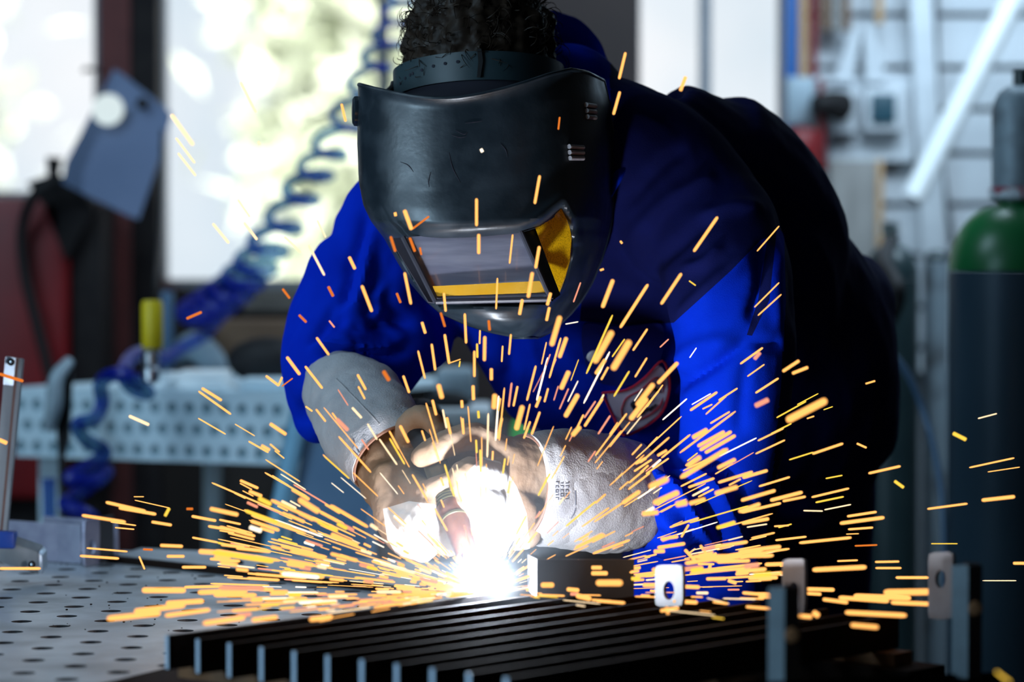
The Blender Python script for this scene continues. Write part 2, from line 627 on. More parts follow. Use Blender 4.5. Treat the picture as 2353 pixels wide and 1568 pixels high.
def tree(loc, h, w_, label, seed):
    rnd = random.Random(seed)
    t = thing('leafy_tree', label, 'tree', loc, 'trees outside the windows')
    bm = bmesh.new()
    L = Vector(loc)
    add_tube(bm, [L, L + Vector((.1, 0, h * .35)), L + Vector((-.05, .1, h * .7))], [.16, .12, .04], 9, 8)
    for k in range(6):
        a = k * 1.05
        add_tube(bm, [L + Vector((0, 0, h * (.3 + .05 * k))), L + Vector((math.cos(a) * w_ * .35, math.sin(a) * w_ * .35, h * (.5 + .05 * k)))], [.06, .015], 6)
    obj('trunk', bm, M_bark, t)
    bm = bmesh.new()
    for k in range(2600):
        c = Vector((rnd.gauss(0, w_ * .3), rnd.gauss(0, w_ * .3), h * (.22 + .78 * rnd.random() ** .8)))
        q = 0.16 + rnd.random() * .14
        R = Matrix.Rotation(rnd.random() * 6.28, 3, Vector((rnd.gauss(0, 1), rnd.gauss(0, 1), rnd.gauss(0, 1))).normalized())
        vs = [bm.verts.new(L + c + R @ Vector(p)) for p in ((-q, 0, 0), (0, -q * .45, 0.03), (q, 0, 0), (0, q * .45, .03))]
        bm.faces.new(vs)
    obj('foliage', bm, M_foliage, t, False)


tree((-1.55, 28.0, -.15), 5.2, 1.35, 'pale green leafy tree outside the middle window', 3)
tree((-7.6, 34.0, -.15), 4.6, 2.4, 'leafy tree outside the left window', 5)

# ------------------------------------------------------------------ back left corner: red machine, papers, hose
D = 6.5
m_ = thing('welding_machine', 'dark red machine cabinet under the left window', 'machine', (X(60, D), D + .2, 0))
obj('cabinet', span((X(-150, D), D, Z(1150, D)), (X(152, D), D + .42, Z(452, D)), .02), M_red_paint, m_)
obj('side_panel', span((X(150, D), D + .05, Z(1150, D)), (X(228, D), D + .42, Z(470, D)), .01), M_dark_steel, m_)
obj('top_bracket', prism([W(60, 420, D), W(120, 400, D), W(170, 410, D), W(215, 480, D), W(150, 600, D), W(100, 470, D)], (0, .1, 0)), M_dark_steel, m_)
obj('knob', cyl(W(122, 405, D), W(125, 362, D), .012, .018), M_rubber, m_)
obj('base', span((X(-150, D), D + .05, 0), (X(220, D), D + .40, Z(1150, D) - .002)), M_dark_steel, m_)
tag(obj('power_cable', tube([W(140, 410, D - .06), W(85, 440, D - .08), W(52, 520, D - .05), W(55, 620, D - .05), W(80, 730, D - .05), W(110, 850, D - .05), W(140, 1000, D - .06), W(150, 1280, D - .05)], .012, 8, 60), M_rubber),
    'black cable looping down over the red machine cabinet', 'cable')

D = 6.42
pp = thing('hanging_papers', 'blue grey sheets of paper hanging askew on the red brown column', 'papers', W(270, 510, D))
def sheet(pts, t=.004, d=D):
    return prism([W(px, py, d + dd) for px, py, dd in pts], (0, t, 0))
obj('front_sheet', sheet([(275, 165, .0), (395, 262, -.03), (368, 360, -.035), (318, 505, -.05), (190, 445, -.05), (190, 400, -.045), (235, 280, -.02)]), M_paper, pp)
obj('back_sheet', sheet([(262, 158, .03), (385, 250, .01), (300, 500, .0), (142, 420, .0), (150, 375, .01)]), M_paper, pp)
obj('pin', ball(W(327, 238, D - .045), .014, 12), M_rubber, pp)
tag(obj('round_highlight_disc', lathe([(0, 0), (.026, 0), (.032, .006), (.034, .014), (.030, .022), (0, .026)], W(250, 254, D - .04), Vector((0, -1, .1)), 28),
        glow('cool_disc_glow', (0.75, 0.88, 1.0), 0.95)), 'blurred far highlight as a small round white disc in front of the hanging papers', 'disc')  # blurred far highlight, built as a glowing disc
tag(obj('clip_hook', tube([W(228, 160, 6.72), W(205, 160, 6.68), W(196, 158, 6.68), W(192, 166, 6.68)], .005, 6), M_dark_steel), 'small dark hook sticking out of the red brown column', 'hook')

# coiled blue air hose: falls from upper right across the window, then hangs in big loops
D = 6.0
hose = []
axis = [(935, -40), (905, 60), (850, 170), (770, 320), (700, 430), (620, 560), (560, 640), (500, 690), (460, 720)]
ax = smooth_pts(axis, 300)
for i, q in enumerate(ax):
    t = i / 299
    a = t * 2 * PI * 17
    rr = .030 + .016 * t
    hose.append(W(q[0], q[1], D) + Vector((rr * math.cos(a), rr * math.sin(a), 0.4 * rr * math.sin(a))))
loops = [(470, 770), (420, 800), (370, 825), (318, 812), (285, 850), (300, 890), (340, 905), (318, 880), (270, 860), (232, 880), (235, 930), (215, 965),
         (180, 975), (195, 1010), (240, 1040), (200, 1075), (160, 1100), (215, 1110), (245, 1085), (190, 1130), (150, 1160), (210, 1190), (200, 1240), (170, 1400)]
hose += [W(q[0], q[1], 6.0 - .80 * min(1, i / 28) + .05 * math.sin(i * .21)) for i, q in enumerate(smooth_pts(loops, 160))]
tag(obj('coiled_air_hose', tube(hose, [.0052 + .0083 * min(1, i / 230) for i in range(len(hose))], 8), M_blue_hose), 'blue coiled air hose hanging down across the middle window', 'hose')
D = 5.12
g_ = thing('air_coupling', 'yellow sleeved air coupling hanging on the blue hose', 'coupling', W(352, 880, D))
obj('sleeve', lathe([(0, 0), (.016, 0), (.0185, .006), (.0185, .075), (.016, .083), (0, .084)], W(350, 802, D)), M_yellow, g_)
bm = bmesh.new()
add_lathe(bm, [(.008, 0), (.015, .004), (.016, .022), (.010, .028)], W(346, 842, D), n=20)
add_lathe(bm, [(.008, 0), (.016, .004), (.016, .024), (.010, .03)], W(346, 880, D), n=20)
add_cyl(bm, W(346, 882, D), W(348, 802, D), .007)
obj('steel_fitting', bm, M_chrome, g_)
obj('strap', tube([W(352, 702, D), W(356, 640, D), W(362, 560, D + .2), W(372, 300, D + .7)], .003, 6, 20), M_rubber, g_)

# shelf things under the middle window
DB = 5.6
bt = Z(905, DB)
D = 6.3
tag(obj('wooden_crate', span((X(503, D), D - .1, bt + .0125), (X(800, D), D + .1, Z(735, D)), .006), M_cardboard), 'brown box standing on the back bench under the window', 'box')
st = thing('shelf_post', 'grey upright post left of the brown box', 'post', W(390, 900, D))
obj('post', span((X(383, D), D - .1, bt + .0125), (X(408, D), D - .07, Z(668, D)), .003), M_slate, st)
tag(obj('lever_clamp', tube([W(408, 820, 6.15), W(440, 795, 6.12), W(475, 815, 6.12), W(500, 850, 6.12), W(470, 858, 6.12)], [.018, .03, .03, .022, .012], 8, 20), M_cap_grey), 'pale grey tool lying on the back bench by the blue hose', 'tool')
tag(obj('dark_vice', span((X(380, 5.75), 5.74, bt + .0125), (X(520, 5.75), 5.86, Z(852, 5.74)), .006), M_rubber), 'low dark block on the back bench below the blue hose', 'block')

# ------------------------------------------------------------------ second, perforated work bench
bench = thing('perforated_bench', 'pale blue perforated work bench standing behind the welding table', 'bench', (X(380, DB), DB + .35, 0))
bm = bmesh.new()
p_a, p_b = W(36, 903, DB), W(668, 950, DB - .25)
bx = Vector((p_b.x - p_a.x, p_b.y - p_a.y, 0))
L = bx.length
bx.normalize()
bz = Vector((0, 0, 1))
# side skirt with round holes, built cell by cell
nx, nzr = 16, 3
H = .118
cw, ch = L / nx, H / nzr
ox = Vector((p_a.x, p_a.y, bt - H))
nrm = bx.cross(bz)
for j in range(nzr):
    for i in range(nx):
        off = 0.5 * cw if j % 2 else 0
        n = 20
        x0 = i * cw
        c = (x0 + cw / 2, j * ch + ch / 2)
        sh = 0.22 * cw * (1 if j % 2 else -1)
        inner, outer = [], []
        for k in range(n):
            a = 2 * PI * (k + .5) / n
            ca, sa = math.cos(a), math.sin(a)
            inner.append((c[0] + sh + .0112 * ca, c[1] + .0112 * sa))
            tt = min(v for v in [(cw / 2) / abs(ca) if abs(ca) > 1e-5 else 9, (ch / 2) / abs(sa) if abs(sa) > 1e-5 else 9])
            outer.append((c[0] + tt * ca, c[1] + tt * sa))
        for (qx, qy) in ((-1, -1), (1, -1), (1, 1), (-1, 1)):
            qq = (c[0] + qx * cw / 2, c[1] + qy * ch / 2)
            kk = min(range(n), key=lambda t: (outer[t][0] - qq[0]) ** 2 + (outer[t][1] - qq[1]) ** 2)
            outer[kk] = qq
        f = lambda q, z: bm.verts.new(ox + bx * q[0] + bz * q[1] + nrm * z)
        A = [f(q, 0) for q in inner]; B = [f(q, 0) for q in outer]; Ci = [f(q, -.004) for q in inner]
        for k in range(n):
            l = (k + 1) % n
            bm.faces.new((A[k], A[l], B[l], B[k]))
            bm.faces.new((A[k], Ci[k], Ci[l], A[l]))
bmesh.ops.remove_doubles(bm, verts=bm.verts[:], dist=1e-5)
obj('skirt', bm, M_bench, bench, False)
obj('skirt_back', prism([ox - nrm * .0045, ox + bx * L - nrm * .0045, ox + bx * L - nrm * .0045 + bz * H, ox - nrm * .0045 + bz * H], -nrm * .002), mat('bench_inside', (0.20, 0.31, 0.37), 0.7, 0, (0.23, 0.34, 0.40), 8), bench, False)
back = Vector((bx.y * -1, bx.x, 0)) * .75
c0 = Vector((p_a.x, p_a.y, bt))
obj('bench_top', prism([c0, c0 + bx * L, c0 + bx * L + back, c0 + back], (0, 0, .012)), M_bench, bench, False)
for s_, t_ in ((.06, .06), (.94, .06), (.06, .66), (.94, .66)):
    q = c0 + bx * (L * s_) + back.normalized() * t_
    obj('leg', span((q.x - .018, q.y - .018, 0), (q.x + .018, q.y + .018, bt - H * (.0 if t_ > .3 else .0) - .001)), M_bench, bench, False)
# things on the bench
tag(obj('white_cup', lathe([(.0, 0), (.022, 0), (.025, .02), (.024, .028), (0, .028)], c0 + bx * (.53 * L) + Vector((0, .12, .013))), M_white), 'small white cup on the perforated bench, left of the white box', 'cup')
q = c0 + bx * (.66 * L)
tag(obj('white_box', span((q.x - .04, q.y + .06, bt + .013), (q.x + .05, q.y + .2, bt + .045), .004), M_white), 'low white box on the perforated bench, between cup and pale tray', 'box')
q = c0 + bx * (.93 * L)
tag(obj('pale_tray', span((q.x - .06, q.y + .04, bt + .013), (q.x + .045, q.y + .18, bt + .034), .004), M_bench), 'pale blue flat tray at the right end of the perforated bench', 'tray')
tag(obj('dark_pouch', ball((q.x - .03, q.y + .3, bt + .06), .06, 16, (1.3, .8, .75)), M_rubber), 'dark bundle lying behind the pale tray on the bench', 'bundle')
bc = thing('bench_clamp', 'dark hand clamp gripping the left end of the perforated bench', 'clamp', W(130, 1080, 5.35))
obj('bar', prism([W(128, 860, 5.4), W(165, 850, 5.4), W(158, 1010, 5.38), W(136, 1090, 5.38), W(130, 1000, 5.38)], (0, .02, 0)), M_rubber, bc)
obj('handle', tube([W(112, 990, 5.36), W(124, 930, 5.36), W(130, 870, 5.37), W(160, 830, 5.4)], [.011, .015, .014, .01], 10, 16), M_cap_grey, bc)
obj('grip', cyl(W(112, 1100, 5.36), W(114, 1190, 5.36), .012), M_blue_hose, bc)

# leaning slate blue steel sheet with an edge tube
ls = thing('leaning_steel_sheet', 'slate blue steel sheet leaning in front of the perforated bench', 'sheet', (W(740, 1300, 4.9).x, 4.35, 0))
obj('sheet', prism([W(735, 800, 5.25), W(870, 800, 5.25), Vector((W(860, 1330, 4.98).x + .02, 4.33, .001)), Vector((W(640, 1330, 4.98).x - .09, 4.33, .001))], (0, .008, 0)), M_slate, ls, False)
obj('edge_tube', tube([W(718, 800, 5.22), W(612, 1330, 4.95), Vector((W(612, 1330, 4.95).x - .11, 4.31, .002))], .017, 12), mat('edge_tube_paint', (0.10, 0.26, 0.38), 0.45, 0.1, (0.13, 0.30, 0.43), 9), ls)

# machine seen between the arms
gm = thing('grey_bench_grinder', 'pale grey machine seen between the welder\'s arms', 'machine', W(1040, 1100, 5.6))
obj('body', span((X(1000, 5.6), 5.6, Z(925, 5.6)), (X(1088, 5.6), 5.8, Z(850, 5.6)), .012), M_cap_grey, gm)
obj('table', span((X(950, 5.6), 5.52, Z(978, 5.6)), (X(1128, 5.6), 5.8, Z(935, 5.6)), .008), M_white_board, gm)
obj('column', span((X(985, 5.6), 5.6, 0), (X(1110, 5.6), 5.78, Z(979, 5.6)), .004), M_dark_steel, gm)
obj('guard', ball(W(1030, 925, 5.56), .03, 14, (1.5, .6, .7)), M_rubber, gm)
tag(obj('green_canister', lathe([(0, 0), (.03, 0), (.03, .05), (.024, .066), (.01, .072), (0, .072)], W(1212, 1046, 5.4)), mat('bright_green_plastic', (0.01, 0.42, 0.04), 0.5, 0, (0.015, 0.5, 0.05), 8)), 'green canister peeping out between the torso and the right gauntlet', 'canister')
c_ = W(1212, 1046, 5.4)
tag(obj('tool_stand', span((c_.x - .05, 5.35, 0), (c_.x + .05, 5.46, c_.z - .001)), M_dark_steel), 'dark stand carrying the green canister', 'stand')

# ------------------------------------------------------------------ things on the boarded wall, back right
DR = 6.98
tag(obj('blue_pillar_panel', span((X(1799, DR), DR - .04, Z(700, DR)), (X(1829, DR), DR + .02, 2.4), .004), M_blue_panel), 'narrow blue upright panel at the right edge of the window', 'panel')
for a_, b_, m_, lab in ((1834, 1854, M_tan_wood, 'tan wooden lath next to the blue panel'), (1861, 1877, M_red_paint, 'reddish lath right of the tan lath'),
                        (1886, 1905, M_wood, 'brown lath right of the reddish one'), (1911, 1930, M_grey_wood, 'weathered grey lath between brown ones'),
                        (1936, 1953, M_wood, 'brown lath above the left white cable cover'), (2012, 2028, M_tan_wood, 'tan lath rightmost of the row of laths')):
    tag(obj('wooden_lath', span((X(a_, DR), DR, Z(178 if a_ < 1880 else (70 if a_ < 2000 else 55), DR)), (X(b_, DR), DR + .03, 2.35), .003), m_, None, False), lab, 'lath', 'laths hanging at the top of the boarded wall')
for pts, lab in (([(1962, 55), (1982, 55), (1962, 190), (1912, 190)], 'white tapered cable cover above the left socket'), ([(1984, 55), (2006, 55), (2040, 190), (1988, 190)], 'white tapered cable cover above the right socket')):
    tag(obj('cable_cover', prism([W(px, py, DR) for px, py in pts], (0, .04, 0), .003), M_white_board, None, False), lab, 'cable cover', 'cable covers above the sockets')
tag(obj('mounting_board', span((X(1900, 7.03), 7.01, Z(372, 7.03)), (X(2098, 7.03), 7.05, Z(182, 7.03)), .004), M_white_board, None, False), 'white mounting board carrying the two sockets', 'board')
for (a_, b_, c0_, d_), lab, plug in (((1868, 1966, 206, 308), 'wall socket with a black plug, left of the pair', True), ((1980, 2074, 200, 305), 'wall socket with a dark teal cover, right of the pair', False)):
    s_ = thing('wall_socket', lab, 'socket', W((a_ + b_) / 2, d_, DR), 'sockets on the boarded wall')
    obj('housing', span((X(a_, DR), DR - .03, Z(d_, DR)), (X(b_, DR), DR + .03, Z(c0_, DR)), .012), M_white_board, s_)
    if plug:
        obj('plug', tube([W(1935, 245, DR - .04), W(1905, 238, DR - .07), W(1872, 240, DR - .09)], [.036, .03, .02], 14, 8), M_rubber, s_)
    else:
        obj('cover', span((X(1996, DR), DR - .042, Z(284, DR)), (X(2052, DR), DR - .028, Z(218, DR)), .006), M_teal, s_)
tag(obj('red_container', lathe([(0, 0), (.04, 0), (.045, .01), (.045, .075), (.038, .09), (.02, .098), (0, .10)], W(1842, 392, DR - .1)), [M_red_paint]), 'red container at the wall just above the welder\'s back', 'container')
tag(obj('grey_switch_box', span((X(1803, DR - .02), DR - .06, Z(290, DR)), (X(1866, DR), DR + .01, Z(180, DR)), .006), M_cap_grey), 'pale grey box on the wall above the red container', 'box')
tag(obj('red_tube', tube([W(1884, 182, DR - .05), W(1888, 300, DR - .05), W(1892, 392, DR - .05)], .008, 8), M_red_paint), 'thin red tube hanging beside the grey box', 'tube')
tag(obj('grey_plank', span((X(1905, DR), DR, Z(760, DR)), (X(2014, DR), DR + .03, Z(368, DR)), .003), M_grey_wood), 'broad weathered grey plank against the boarded wall', 'plank')
tag(obj('orange_lath', span((X(2014, DR), DR, Z(760, DR)), (X(2029, DR), DR + .03, Z(368, DR)), .003), M_tan_wood), 'orange brown lath along the edge of the grey plank', 'lath')
tag(obj('white_plank', prism([W(2088, -60, DR), W(2140, -60, DR), W(2192, 840, DR), W(2132, 840, DR)], (0, .025, 0), .003), M_white_board), 'white painted plank leaning upright against the boards', 'plank')
tag(obj('grey_cable', tube([W(2150, -20, 7.03), W(2155, 300, 7.03), W(2168, 420, 7.03), W(2190, 560, 7.03)], .007, 8, 24), M_gap), 'thin dark cable running down the boards right of the white plank', 'cable')
tag(obj('white_pipe', tube([W(2342, -30, 6.75), W(2098, 455, 6.72)], .0265, 16), M_white), 'bright white tube slanting across the boarded wall', 'tube')

# ------------------------------------------------------------------ gas cylinders
def gas_cylinder(px, d, r, top_py, sh_py, label, bodym, shm, capm, band=None, cap=True):
    base = Vector((X(px, d), d, 0))
    g = thing('gas_cylinder', label, 'gas cylinder', base, 'gas cylinders in the back right corner')
    zs_, zt = Z(sh_py, d), Z(top_py, d)
    obj('body', lathe([(0, 0), (r * .92, 0), (r, .02), (r, zs_ - .001), (0, zs_ - .001)], base, n=40), bodym, g)
    hs = zt - zs_
    obj('shoulder', lathe([(r, 0)] + [(r * math.cos(t) ** .8 if t < 1.2 else r * .32, hs * math.sin(t)) for t in np.linspace(.05, 1.22, 14)] + [(r * .3, hs), (0, hs)], base + Vector((0, 0, zs_)), n=40), shm, g)
    return g, base, zs_, zt


g, base, zs_, zt = gas_cylinder(2345, 4.95, .118, 462, 622, 'large grey gas cylinder with a green shoulder at the right edge', M_tank_grey, M_tank_green, M_cap_grey)
obj('valve_guard', lathe([(.036, 0), (.046, .004), (.047, .145), (.044, .165), (.035, .182), (.02, .192), (0, .194)], base + Vector((-.002, 0, zt - .002)), n=28), M_cap_grey, g)
obj('valve', cyl(base + Vector((0, 0, zt)), base + Vector((0, 0, zt + .215)), .014), M_tank_dark, g)
obj('neck_label', lathe([(.0475, 0), (.0505, .001), (.0505, .018), (.0475, .019)], base + Vector((-.002, 0, zt + .004)), n=28), mat('neck_label_paint', (0.6, 0.65, 0.7), 0.5, 0, (0.35, 0.03, 0.06), 60, lo=.5, hi=.56), g)
g, base, zs_, zt = gas_cylinder(2048, 6.1, .056, 560, 640, 'dark gas cylinder just behind the welder\'s hip', M_tank_dark, M_tank_dark, M_tank_dark)
bm = bmesh.new()
add_cyl(bm, base + Vector((0, 0, zt)), base + Vector((0, 0, zt + .02)), .018)
add_box(bm, base + Vector((-.006, -.01, zt + .03)), (.034, .03, .026))
obj('valve', bm, M_chrome, g)
g, base, zs_, zt = gas_cylinder(2152, 6.2, .026, 575, 600, 'slim bright cylinder between the dark and the green topped one', M_cap_grey, M_tank_dark, M_tank_dark)
tag(obj('gas_hose', tube([W(2046, 556, 6.06), W(2030, 600, 5.7), W(2058, 650, 5.58), W(2062, 690, 5.58), W(2040, 740, 5.6), W(2010, 800, 5.6), W(1960, 1200, 5.6), Vector((X(1960, 5.6), 5.6, .02))], .015, 10, 50), M_rubber), 'thick black hose curving out behind the welder\'s hip', 'hose')
tag(obj('thin_cable', tube([W(2040, 800, 5.1), W(2085, 860, 5.1), W(2120, 940, 5.1), W(2148, 1040, 5.08), W(2168, 1180, 5.05), W(2172, 1400, 5.05)], .006, 8, 40), M_slate), 'thin grey blue cable hanging left of the large gas cylinder', 'cable')

# ------------------------------------------------------------------ welding table with bored holes
ax_u = Vector((.0128, -.2244, 0)).normalized()          # lattice axis of the bores
e1 = (Matrix.Rotation(math.radians(45), 3, 'Z') @ ax_u).normalized()
e2 = Vector((-e1.y, e1.x, 0))
sp = .0706
h0 = onplane(138.7, 1326.6, TZ)
far_a, far_b = onplane(204, 1262, TZ), onplane(800, 1291, TZ)
fdir = (far_b - far_a).normalized()
corner = far_a + fdir * ((0.075 - far_a.x) / fdir.x)
rdir = Vector((fdir.y, -fdir.x, 0))
tt = thing('welding_table', 'steel welding table with bored holes in its top', 'table', (-.45, 3.6, 0))
bm = bmesh.new()
n = 24
rh = .0127
plate_t = .018
for i in range(-22, 23):
    for j in range(-22, 23):
        c = h0 + e1 * (sp * i) + e2 * (sp * j)
        if c.y < 2.35 or c.y > 5.4 or c.x < -1.35 or c.x > .6:
            continue
        A, B, Ci = [], [], []
        for k in range(n):
            a = 2 * PI * k / n + PI / 4
            ca, sa = math.cos(a), math.sin(a)
            t_ = (sp / 2) / max(abs(ca), abs(sa))
            A.append(bm.verts.new(c + e1 * (rh * ca) + e2 * (rh * sa)))
            B.append(bm.verts.new(c + e1 * (t_ * ca) + e2 * (t_ * sa)))
            Ci.append(bm.verts.new(c + e1 * (rh * ca) + e2 * (rh * sa) - Vector((0, 0, plate_t))))
        for k in range(n):
            l = (k + 1) % n
            bm.faces.new((A[k], A[l], B[l], B[k]))
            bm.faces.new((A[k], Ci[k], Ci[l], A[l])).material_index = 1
bmesh.ops.remove_doubles(bm, verts=bm.verts[:], dist=1e-5)
front = 2.45
for co, no in ((corner, Vector((-fdir.y, fdir.x, 0))), (corner, fdir), (Vector((-1.2, 3, TZ)), Vector((-1, 0, 0))), (Vector((0, front, TZ)), Vector((0, -1, 0)))):
    bmesh.ops.bisect_plane(bm, geom=bm.verts[:] + bm.edges[:] + bm.faces[:], plane_co=co, plane_no=no, clear_outer=True, dist=1e-6)
me = bpy.data.meshes.new('table_top')
bm.to_mesh(me)
bm.free()
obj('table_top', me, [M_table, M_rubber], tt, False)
xl, xr = -1.2, corner.x
yl = far_a.y + (xl - far_a.x) * fdir.y / fdir.x
cf = corner + rdir * ((front - corner.y) / rdir.y)
skirt = [Vector((xl, front, TZ)), cf, corner, Vector((xl, yl, TZ))]
bm = bmesh.new()
for a_, b_ in zip(skirt, skirt[1:] + skirt[:1]):
    a_, b_ = Vector(a_), Vector(b_)
    inn = Vector((-(b_ - a_).y, (b_ - a_).x, 0)).normalized() * .012
    add_prism(bm, [a_ - Vector((0, 0, .0005)), b_ - Vector((0, 0, .0005)), b_ - Vector((0, 0, .12)), a_ - Vector((0, 0, .12))], inn)
obj('skirt', bm, M_black_iron, tt, False)
obj('under_tray', prism([p - Vector((0, 0, .10)) for p in skirt], (0, 0, .006)), M_black_iron, tt, False)
for q in skirt:
    q = q * .94 + (sum(skirt, Vector()) / 4) * .06
    obj('leg', span((q.x - .03, q.y - .03, 0), (q.x + .03, q.y + .03, TZ - .101)), M_black_iron, tt, False)

# smooth plate with its dark front strip, two bolt heads
s_a, s_b = onplane(236, 1288, TZ), onplane(1010, 1372, TZ)
inner_off = Vector((-fdir.y, fdir.x, 0)) * -.012
sd = (s_b - s_a).normalized()
pl = [far_a + fdir * .10 + inner_off, corner - fdir * .08 + inner_off, corner - fdir * .08 + rdir * .25, s_b - sd * .05, s_a + sd * .02]
tag(obj('steel_plate', prism([p + Vector((0, 0, .0005)) for p in pl], (0, 0, .006)), M_plate, None, False), 'smooth steel plate lying on the far part of the welding table', 'plate')
sn = Vector((-sd.y, sd.x, 0))
tag(obj('flat_strip', prism([s_a, s_b, s_b - sn * .014, s_a - sn * .014], (0, 0, .009)), M_black_iron, None, False), 'long black flat strip lying along the edge of the smooth plate', 'strip')
for px, py, lab in ((548, 1296, 'small dark bolt head on the smooth plate, left of the two'), (600, 1305, 'small dark bolt head on the smooth plate, right of the two')):
    q = onplane(px, py, TZ + .0066)
    tag(obj('bolt_head', lathe([(0, 0), (.0075, 0), (.007, .003), (.004, .0055), (0, .006)], q, n=12), M_black_iron), lab, 'bolt', 'bolt heads on the smooth plate')
rnd = random.Random(4)
bm = bmesh.new()
for k in range(80):
    px, py = rnd.uniform(120, 900), rnd.uniform(1290, 1450)
    q = onplane(px, py, TZ + .0019)
    if (q - s_a).dot(sn) > -.02 and (q - s_a).dot(sd) > -.03:
        continue
    add_ball(bm, q, rnd.uniform(.0006, .0016), 6, (1.2, 1, .7))
tag(obj('spatter_crumbs', bm, M_black_iron), 'dark crumbs of weld spatter strewn over the table top', 'crumbs', kind='stuff')

# ------------------------------------------------------------------ the work piece: flat bars on edge
cb = onplane(380, 1460, TOPZ)
bd = (onplane(1240, 1350, TOPZ) - cb).normalized()
bn = Vector((bd.y, -bd.x, 0))
SPC, BL, BH, BT = .0468, .645, .036, .006
order = ['rearmost', 'second from the rear', 'third from the rear', 'fourth from the rear', 'fifth from the rear', 'middle', 'fifth from the front', 'fourth from the front', 'third from the front', 'second from the front', 'frontmost one']
for k in range(11):
    o_ = cb + bn * (SPC * k)
    bm = prism([o_, o_ + bd * BL, o_ + bd * BL + bn * BT, o_ + bn * BT], (0, 0, -BH), .0007)
    b_ = obj('flat_bar', bm, M_black_iron, None, False)
    tag(b_, 'black flat bar on edge, %s of the row under the arc' % order[k], 'bar', 'flat bars of the work piece')
    q = o_ - bd * .0009
    obj('cut_end', prism([q + bn * .0004, q + bn * (BT - .0004), q + bn * (BT - .0004) - Vector((0, 0, BH - .001)), q + bn * .0004 - Vector((0, 0, BH - .001))], bd * .0008), M_cut_edge, b_, False)
for f_, lab in ((.055, 'rusty flat iron lying crosswise under the left ends of the bars'), (.5, 'rusty flat iron lying crosswise under the middle of the bars'), (.93, 'rusty flat iron lying crosswise under the right ends of the bars')):
    o_ = cb + bd * (BL * f_) - bn * .02
    tag(obj('cross_iron', prism([o_, o_ + bd * .035, o_ + bd * .035 + bn * (SPC * 10 + .05), o_ + bn * (SPC * 10 + .05)], (0, 0, -(TOPZ - BH - TZ) + .0004)) if False else
            prism([o_ - Vector((0, 0, BH + .0003)), o_ + bd * .035 - Vector((0, 0, BH + .0003)), o_ + bd * .035 + bn * (SPC * 10 + .05) - Vector((0, 0, BH + .0003)), o_ + bn * (SPC * 10 + .05) - Vector((0, 0, BH + .0003))], (0, 0, -(TOPZ - BH - TZ) + .0008)), M_rust, None, False), lab, 'flat iron', 'flat irons under the bars')
# dark trestle that carries the right ends
tr = thing('steel_trestle', 'black steel trestle carrying the right ends of the bars', 'trestle', (.35, 3.0, 0))
o_ = cb + bd * (BL * .9) - bn * .03
zz = Vector((0, 0, TOPZ - TZ))
obj('beam', prism([o_ - zz, o_ + bd * .07 - zz, o_ + bd * .07 + bn * .56 - zz, o_ + bn * .56 - zz], (0, 0, -.07)), M_black_iron, tr, False)
for t_ in (.10, .48):
    q = o_ + bn * t_ + bd * .035 - zz - Vector((0, 0, .0705))
    obj('leg', span((q.x - .025, q.y - .025, 0), (q.x + .025, q.y + .025, q.z)), M_black_iron, tr, False)

# brackets and stops around the bars
UP = Vector((0, 0, 1))


def bracket(px0, py0, px1, py1, d0, d1, label, hole=None, m=None, deep=.004, side=None):
    """upright plate seen between two photo corners (left bottom, right top), left edge at d0, right edge at d1"""
    a_, b_ = W(px0, py0, d0), W(px1, py0, d1)
    h = (py0 - py1) / FPX * (d0 + d1) / 2
    ux = (b_ - a_)
    w_ = ux.length
    ux.normalize()
    t = thing('steel_bracket', label, 'bracket', (a_ + b_) / 2, 'galvanised brackets around the bars')
    if hole:
        bm = plate_with_hole(a_, ux, UP, w_, h, (hole[0] * w_, hole[1] * h), hole[2], deep)
    else:
        bm = bmesh.new()
        add_prism(bm, [a_, a_ + ux * w_, a_ + ux * w_ + UP * h, a_ + UP * h], ux.cross(UP) * deep)
    obj('face_plate', bm, m or M_bracket, t, False)
    if side:
        sv, sh_ = side
        n_ = ux.cross(UP)
        e = a_ if sv < 0 else b_
        bm = bmesh.new()
        add_prism(bm, [e, e + n_ * sh_, e + n_ * sh_ + UP * (h * .96), e + UP * h], ux * (.004 * -sv))
        obj('side_flange', bm, m or M_bracket, t, False)
    return t


bracket(1232, 1374, 1455, 1285, 3.425, 3.44, 'broad grey bracket plate standing right of the arc', None, None, .005, (-1, -.07))
bracket(1508, 1394, 1572, 1298, 3.36, 3.315, 'small bracket with a round hole, next right of the broad plate', (.5, .38, .0105), None, .004)
bracket(1800, 1412, 1852, 1284, 3.29, 3.25, 'narrow bracket with an arched hole behind the nearest dark stop', (.52, .42, .0098), M_bracket_far, .004)
bracket(2136, 1424, 2192, 1268, 3.24, 3.20, 'tall bracket with a round hole at the far right of the bars', (.5, .60, .0098), M_bracket_far, .004)


def stop(px0, px1, px2, pyt, pyb, d, label):
    t = thing('steel_stop', label, 'stop', W((px0 + px2) / 2, pyb, d), 'upright stops in front of the bars')
    a_, b_, c_ = W(px0, pyb, d + .012), W(px1, pyb, d), W(px2, pyb, d + .004)
    h = UP * ((pyb - pyt) / FPX * d)
    obj('bright_edge', prism([a_, b_, b_ + h, a_ + h], (0.002, .006, 0)), M_stop_edge, t, False)
    obj('block', prism([b_, c_, c_ + h, b_ + h], (0, .03, 0)), M_black_iron, t, False)
    obj('screw_head', lathe([(0, 0), (.008, 0), (.006, .003), (0, .004)], (b_ + c_) / 2 + h * .62 - Vector((0, .001, 0)), Vector((0, -1, 0)), 12), M_rust, t)


